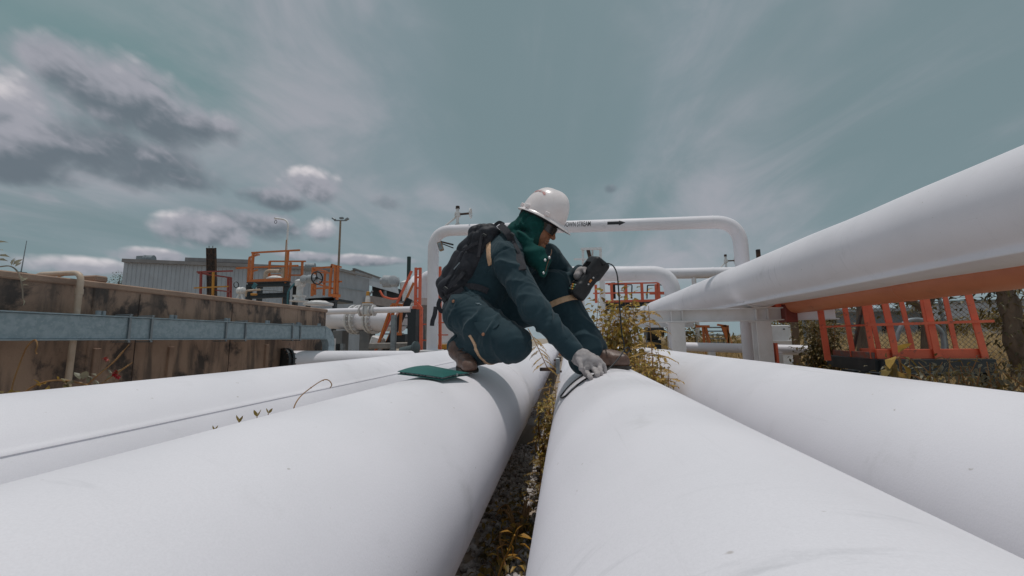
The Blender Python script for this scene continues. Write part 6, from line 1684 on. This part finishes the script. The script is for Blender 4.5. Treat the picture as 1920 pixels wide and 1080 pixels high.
# ---- boots
def boots():
    h = Field(J(830, 720, 2.05) - .05, J(905, 640, 2.45) + .08, .004)
    ball = np.array([-.560, 2.225, H - .130]); toe = np.array([-.525, 2.145, H - .145]); heel = np.array([-.610, 2.36, H - .095]); an = np.array(J(859, 652, 2.33))
    h.add(Cone(heel, ball, .044, .050, .03), Cone(ball, toe, .047, .040, .03), Cone(heel + np.array([.01, -.03, .03]), an, .050, .056, .03), Cone(ball + np.array([0, .03, .02]), an + np.array([0, -.02, -.02]), .046, .05, .03))
    X = h.full(); i = np.nonzero(np.abs(h.d) < .02); xx, yy, zz = X[0].ravel()[i[0]], X[1].ravel()[i[1]], X[2].ravel()[i[2]]; h.d[i] -= (.003*wob(xx, yy, zz, 45, .2)).astype(np.float32)
    b = field_obj(h, 'boot', LEATHER, person, 2)
    q = Field(np.array([-.70, 2.05, H - .24]), np.array([-.42, 2.46, H - .06]), .004)
    q.add(Cone(heel + np.array([0, 0, -.036]), ball + np.array([0, 0, -.026]), .048, .056, .02), Cone(ball + np.array([0, 0, -.026]), toe + np.array([.003, -.004, -.012]), .056, .050, .02))
    X = q.full(); top = (X[2] - (H - .150 + .0) - (X[1] - 2.20)*.26); bot = -(X[2] - (H - .180 + .002) - np.maximum(0, X[1] - 2.24)*.28)
    q.d = np.maximum(np.maximum(q.d, top), bot).astype(np.float32); field_obj(q, 'boot_sole', SOLE, b, 1)
    for k in range(4):
        t = k/3; c = ball*(1 - t*.8) + an*t*.8 + np.array([.020, -.040, .030]); MB().tube([Vector(c + np.array([-.035, .004, -.004])), Vector(c + np.array([0, -.012, .004])), Vector(c + np.array([.035, .006, -.004]))], .0045, 6).build('lace', BLACKR, b)
    # far boot, flat on the right pipe
    an = np.array(J(1095, 668, 2.40)); hl = np.array([.075, 2.43, H - .135]); bl = np.array([.255, 2.33, H - .122]); te = np.array([.305, 2.305, H - .128])
    h = Field(np.array([-.02, 2.15, H - .25]), np.array([.42, 2.58, H + .02]), .004)
    h.add(Cone(hl, bl, .050, .046, .03), Cone(bl, te, .047, .040, .03), Cone(hl + np.array([.02, 0, .03]), an, .054, .058, .03), Cone(bl + np.array([-.05, .02, .012]), an + np.array([.03, 0, 0]), .045, .05, .03))
    X = h.full(); i = np.nonzero(np.abs(h.d) < .02); xx, yy, zz = X[0].ravel()[i[0]], X[1].ravel()[i[1]], X[2].ravel()[i[2]]; h.d[i] -= (.0035*wob(xx, yy, zz, 42, 1.2)).astype(np.float32)
    h.d = np.maximum(h.d, -(X[2] - (H - .163))).astype(np.float32)
    b = field_obj(h, 'boot', LEATHER, person, 2)
    q = Field(np.array([-.02, 2.15, H - .25]), np.array([.42, 2.58, H - .08]), .004)
    q.add(Cone(hl + np.array([-.008, 0, -.02]), bl + np.array([0, 0, -.03]), .052, .050, .02), Cone(bl + np.array([0, 0, -.03]), te + np.array([.006, -.004, -.022]), .050, .043, .02))
    X = q.full(); q.d = np.maximum(np.maximum(q.d, X[2] - (H - .157)), -(X[2] - (H - .176) - np.maximum(0, -(X[0] - .16))*.0)).astype(np.float32); field_obj(q, 'boot_sole', SOLE, b, 1)
boots()

# ------------------------------------------------------------------ backpack
def backpack():
    A, B = J(928, 437, 2.43), J(856, 560, 2.46)
    ax = A - B; Lx = np.linalg.norm(ax); ax /= Lx; yv = np.array([.18, .98, .0]); yv -= ax*(yv@ax); yv /= np.linalg.norm(yv); nr = np.cross(yv, ax)
    if nr[0] > 0: nr = -nr
    R = np.array([ax, yv, nr]); C = (A + B)/2
    root = thing('backpack', tuple(B + np.array([0, 0, -.12])), 'slumped black backpack with straps on the worker\'s back', 'backpack')
    W = lambda a, y, n: C + ax*a + yv*y + nr*n
    f = Field(C - .40, C + .40, .0058)
    f.add(RBox(W(0, 0, .00), R, (.240, .155, .088), .07, .03), RBox(W(-.06, 0, .05), R, (.165, .135, .082), .055, .04), RBox(W(.13, 0, .035), R, (.11, .13, .072), .05, .04), Cone(W(.22, -.11, -.02), W(.22, .11, -.02), .045, .045, .05), Cone(W(-.20, -.10, .02), W(-.20, .10, .02), .07, .07, .05))
    X = f.full(); i = np.nonzero(np.abs(f.d) < .045); xx, yy, zz = X[0].ravel()[i[0]], X[1].ravel()[i[1]], X[2].ravel()[i[2]]
    a = (xx - C[0])*ax[0] + (yy - C[1])*ax[1] + (zz - C[2])*ax[2]; n = (xx - C[0])*nr[0] + (yy - C[1])*nr[1] + (zz - C[2])*nr[2]
    fold = .011*np.abs(np.sin(26*n + 9*a + 3.2*wob(xx, yy, zz, 8, .7))) + .008*np.abs(np.sin(17*a - 14*n + 3*wob(xx, yy, zz, 10, 2.1))) + .004*wob(xx, yy, zz, 28, .3) - .009
    groove = .010*np.exp(-((n - .035 - .02*np.sin(6*a))/.006)**2) + .008*np.exp(-((a - .05 + .3*(n - .04))/.006)**2)
    f.d[i] -= (fold - groove).astype(np.float32)
    body = field_obj(f, 'bag', PACKM, root, 1)
    def web(name, pts, w=.016, t=.0035, m=WEB, up=(0, -1, 0)):
        sp = spline([Vector(p) for p in pts], 7); k = len(sp); vs = []
        for i_ in range(k):
            tg = (sp[min(i_+1, k-1)] - sp[max(i_-1, 0)]).normalized(); n_ = Vector(up); n_ = (n_ - tg*n_.dot(tg)).normalized(); s_ = tg.cross(n_)
            for (u, v) in ((-w, -t), (w, -t), (w, t), (-w, t)): vs.append(sp[i_] + s_*u + n_*v)
        fs = [(i_*4 + j, i_*4 + (j+1) % 4, (i_+1)*4 + (j+1) % 4, (i_+1)*4 + j) for i_ in range(k-1) for j in range(4)] + [(3, 2, 1, 0), (4*k-4, 4*k-3, 4*k-2, 4*k-1)]
        return MB().add(vs, fs).build(name, m, root, ang=40)
    S = lambda px, py, off=.008: np.array(surf(px, py, off=off))
    # shoulder strap over the near shoulder
    web('shoulder_strap', [J(938, 422, 2.34), J(952, 437, 2.27), S(962, 458), S(971, 476), S(978, 494), S(980, 506)], .021, .006)
    web('shoulder_strap_edge', [J(945, 432, 2.29), S(958, 448, .016), S(970, 468, .016), S(979, 488, .016)], .006, .003, PACKM)
    web('shoulder_strap', [J(950, 428, 2.56), J(985, 452, 2.60), J(1008, 478, 2.57), J(1004, 512, 2.50)], .026, .007, up=(.6, -.8, 0))
    web('waist_belt', [J(853, 543, 2.34), S(868, 538), S(885, 537), S(900, 540), S(915, 546)], .018, .004)
    web('side_strap', [J(905, 430, 2.27), J(902, 448, 2.265), J(899, 468, 2.26), J(897, 482, 2.255)], .009, .002)
    web('hanging_strap', [J(817, 575, 2.33), J(815, 590, 2.32), J(811, 602, 2.32), J(810, 611, 2.32)], .013, .002, PACKM)
    web('hanging_strap', [J(846, 582, 2.34), J(843, 592, 2.34), J(838, 606, 2.34)], .014, .002, PACKM)
    web('compression_strap', [J(832, 548, 2.27), J(845, 536, 2.262), J(858, 524, 2.26), J(870, 510, 2.27)], .013, .003)
    web('compression_strap', [J(830, 565, 2.27), J(842, 556, 2.262), J(856, 549, 2.26), J(868, 540, 2.27)], .013, .003)
    web('compression_strap', [J(868, 470, 2.27), J(882, 462, 2.262), J(896, 455, 2.26)], .009, .003)
    web('lower_strap', [J(826, 560, 2.28), J(822, 572, 2.28), J(828, 584, 2.28), J(836, 578, 2.28)], .012, .003, PACKM)
    for (px, py) in ((836, 541), (834, 560), (908, 441), (960, 440)):
        p = at(px, py, 2.255); MB().box(p, (.030, .010, .018), Matrix.Rotation(.6, 3, 'Y'), .004).build('buckle', BLACKM, root, ang=30)
    web('grab_loop', [J(926, 424, 2.40), J(936, 417, 2.40), J(945, 421, 2.40)], .010, .003)
    p = at(851, 505, 2.262); MB().bar(p, at(862, 492, 2.262), .003, .006).build('zip_pull', GALV2, root)
backpack()

# ------------------------------------------------------------------ hand-held meter and its cable
def meter():
    B0, T0 = J(1080, 549, 2.36), J(1124, 490, 2.36)
    A = T0 - B0; L = np.linalg.norm(A); A /= L; N = np.array([-.70, -.34, .58]); N -= A*(N@A); N /= np.linalg.norm(N); Wd = np.cross(A, N)   # Wd points to the far or near side
    if Wd[1] > 0: Wd = -Wd
    C = (B0 + T0)/2 + np.array([.0, .05, 0]); hl = L/2 + .012
    R = np.array([A, Wd, N]); Rm = Matrix(R.tolist()).transposed()
    root = thing('handheld_meter', tuple(C - np.array([0, 0, .1])), 'rugged black handheld thickness meter in the raised glove', 'meter')
    P = lambda a, w, n: Vector(C + A*a + Wd*w + N*n)
    f = Field(C - .20, C + .20, .0042)
    f.add(RBox(P(0, 0, 0), R, (hl - .01, .066, .042), .018, .006), RBox(P(hl - .055, 0, .002), R, (.062, .076, .054), .022, .012), RBox(P(-hl + .035, 0, 0), R, (.045, .074, .047), .020, .012), RBox(P(0, .058, -.004), R, (hl - .02, .014, .034), .010, .008))
    f.sub(RBox(P(.012, 0, .053), R, (.070, .046, .018), .006, .003), RBox(P(.0, .082, -.002), R, (.052, .010, .018), .004, .003), RBox(P(-.095, 0, .057), R, (.030, .045, .016), .006, .003))
    o = field_obj(f, 'case', BLACKR, root, 1)
    MB().box(P(.012, 0, .0365), (.136, .088, .004), Rm).build('screen', mat('dim_screen', (.02, .026, .03), rough=.12, spec=.6), root, ang=30)
    cols = [mat('key_orange', (.60, .22, .04)), mat('key_yellow', (.62, .42, .06)), mat('key_green', (.08, .30, .22)), mat('key_pale', (.55, .55, .52))]
    for i in range(3):
        for j in range(4): MB().box(P(-.078 - .015*i, -.030 + .020*j, .043), (.010, .014, .005), Rm, .0015).build('key', cols[(i*3 + j) % 4], root, ang=30)
    MB().box(P(-.012, .0715, -.002), (.020, .005, .012), Rm, .001).build('orange_port', mat('port_orange', (.70, .25, .06)), root, ang=30)
    for a, m in ((.014, STEELB), (-.034, STEELB), (-.048, BLACKM)): MB().lathe(P(a, .068, -.004), Vector(Wd), [(0, .005), (.006, .005), (.007, .002)], 10).build('port', m, root)
    MB().box(P(-.062, .070, .006), (.004, .004, .020), Rm).build('white_mark', STEELB, root, ang=30)
    for a, w in ((hl - .045, .014), (hl - .020, .010)): MB().lathe(P(a, .064, .0), Vector(Wd), [(0, w), (.010, w), (.010, w*.6), (.004, w*.55)], 16).build('socket', STEELB if a > hl - .03 else BLACKM, root)
    MB().lathe(P(hl - .004, .02, .02), Vector(A), [(0, .009), (.014, .008), (.016, .004)], 12).build('knob', RUST, root)
    for sx in (-1, 1):
        for a in (-hl + .02, hl - .06): MB().lathe(P(a, sx*.05, .036), Vector(N), [(0, .004), (.004, .004)], 8).build('screw', BLACKM, root)
    s0 = P(hl - .020, .078, .0)
    return s0
S0 = meter()
def cable():
    tipv = Vector(gl['_tip'])
    def on(px, py, lift=.005):
        r = ray(px, py); a = r[0]**2 + r[2]**2; ax_, az_ = XR, ZL - H; b = -(r[0]*ax_ + r[2]*az_); c = ax_**2 + az_**2 - (PR + lift)**2
        t = (-b - math.sqrt(max(0, b*b - a*c)))/a; p = r*t; return Vector((p[0], p[1], p[2] + H))
    root = thing('meter_cable', S0, 'thin black cable hanging from the meter to the gloved hand', 'cable')
    g = lambda px, py, Y: at(px, py, Y)
    pts = [S0, g(1140, 494, 2.22), g(1150, 499, 2.20), g(1157, 515, 2.19), g(1160, 545, 2.18), g(1163, 590, 2.17), g(1166, 625, 2.17), g(1170, 645, 2.17), g(1170, 656, 2.17), g(1175, 662, 2.18), g(1181, 656, 2.20), g(1176, 651, 2.19), g(1168, 660, 2.16), g(1162, 669, 2.14), g(1150, 683, 2.11), g(1138, 694, 2.08), tipv + Vector((.03, .02, .02)), tipv + Vector((.0, .01, .012))]
    MB().tube(spline(pts, 8), .0036, 8).build('cord', BLACKR, root)
    MB().lathe(S0 + Vector((-.004, .008, 0)), (.4, -1, .1), [(0, .008), (.014, .007), (.02, .004)], 12).build('plug', BLACKM, root)
    r2 = thing('probe_lead', on(1060, 740), 'black probe lead looped over the left flank of the gripped pipe', 'cable')
    lp = [tipv + Vector((-.01, .01, .012)), on(1108, 698, .02), on(1095, 703, .008), on(1078, 714), on(1064, 727), on(1055, 738), on(1051, 744), on(1054, 745.5), on(1062, 741), on(1075, 729), on(1090, 716), on(1103, 708), tipv + Vector((-.012, -.004, .004))]
    MB().tube(spline(lp, 8), .0042, 8).build('lead', BLACKR, r2)
    MB().lathe(tipv + Vector((0, 0, .001)), (.0, -.2, 1), [(0, .012), (.022, .012), (.026, .008)], 14).build('probe_head', BLACKM, r2)
cable()

# ------------------------------------------------------------------ green binder lying on the left middle pipe
def binder():
    z = H - .158
    a, b, c, d = Vector((-.732, 1.682, H - .150)), Vector((-.690, 1.96, H - .140)), Vector((-.484, 1.976, H - .180)), Vector((-.539, 1.715, H - .178))
    root = thing('binder', ((a + c)/2), 'green card binder lying open-edged on the pipe by the boot', 'binder')
    GR = mat('green_binder_card', (.012, .125, .11), (.015, .11, .098), 14, rough=.5, bump=.1, bscale=200)
    def sheet(z0, th, inset, m, name, bow=.012):
        vs = []; n, k = 10, 6
        for layer in (0, 1):
            for j in range(k + 1):
                for i in range(n + 1):
                    u = inset + (1 - 2*inset)*i/n; v = inset + (1 - 2*inset)*j/k
                    p = a.lerp(d, v).lerp(b.lerp(c, v), u)
                    q = a.lerp(b, u).lerp(d.lerp(c, u), v)
                    vs.append(Vector((q.x, q.y, q.z + z0 + th*layer + bow*math.sin(math.pi*(u*.9 + .1))*math.sin(math.pi*(.25 + .6*v)))))
        w = n + 1; h = (n+1)*(k+1); fs = []
        for j in range(k):
            for i in range(n): o = j*w + i; fs += [(o, o+w, o+w+1, o+1), (h+o, h+o+1, h+o+w+1, h+o+w)]
        for i in range(n): fs += [(i, i+1, h+i+1, h+i), (k*w+i, h+k*w+i, h+k*w+i+1, k*w+i+1)]
        for j in range(k): fs += [(j*w, h+j*w, h+(j+1)*w, (j+1)*w), (j*w+n, (j+1)*w+n, h+(j+1)*w+n, h+j*w+n)]
        MB().add(vs, fs).build(name, m, root, ang=40)
    sheet(.0, .0025, 0, GR, 'back_cover'); sheet(.004, .006, .03, mat('dark_paper_edge', (.06, .07, .085), (.3, .3, .3), 90, rough=.9), 'pages'); sheet(.0115, .0025, 0, GR, 'front_cover')
    sp = (d + c)/2
    MB().box((d.lerp(c, .5)) + Vector((0, 0, .016)), (.004, .004, .012)).build('spine_rivet', STEELB, root, ang=30)
binder()

# ------------------------------------------------------------------ tidy up helper properties
for o in list(bpy.data.objects):
    for k in ('_o', '_tip'):
        if k in o: del o[k]
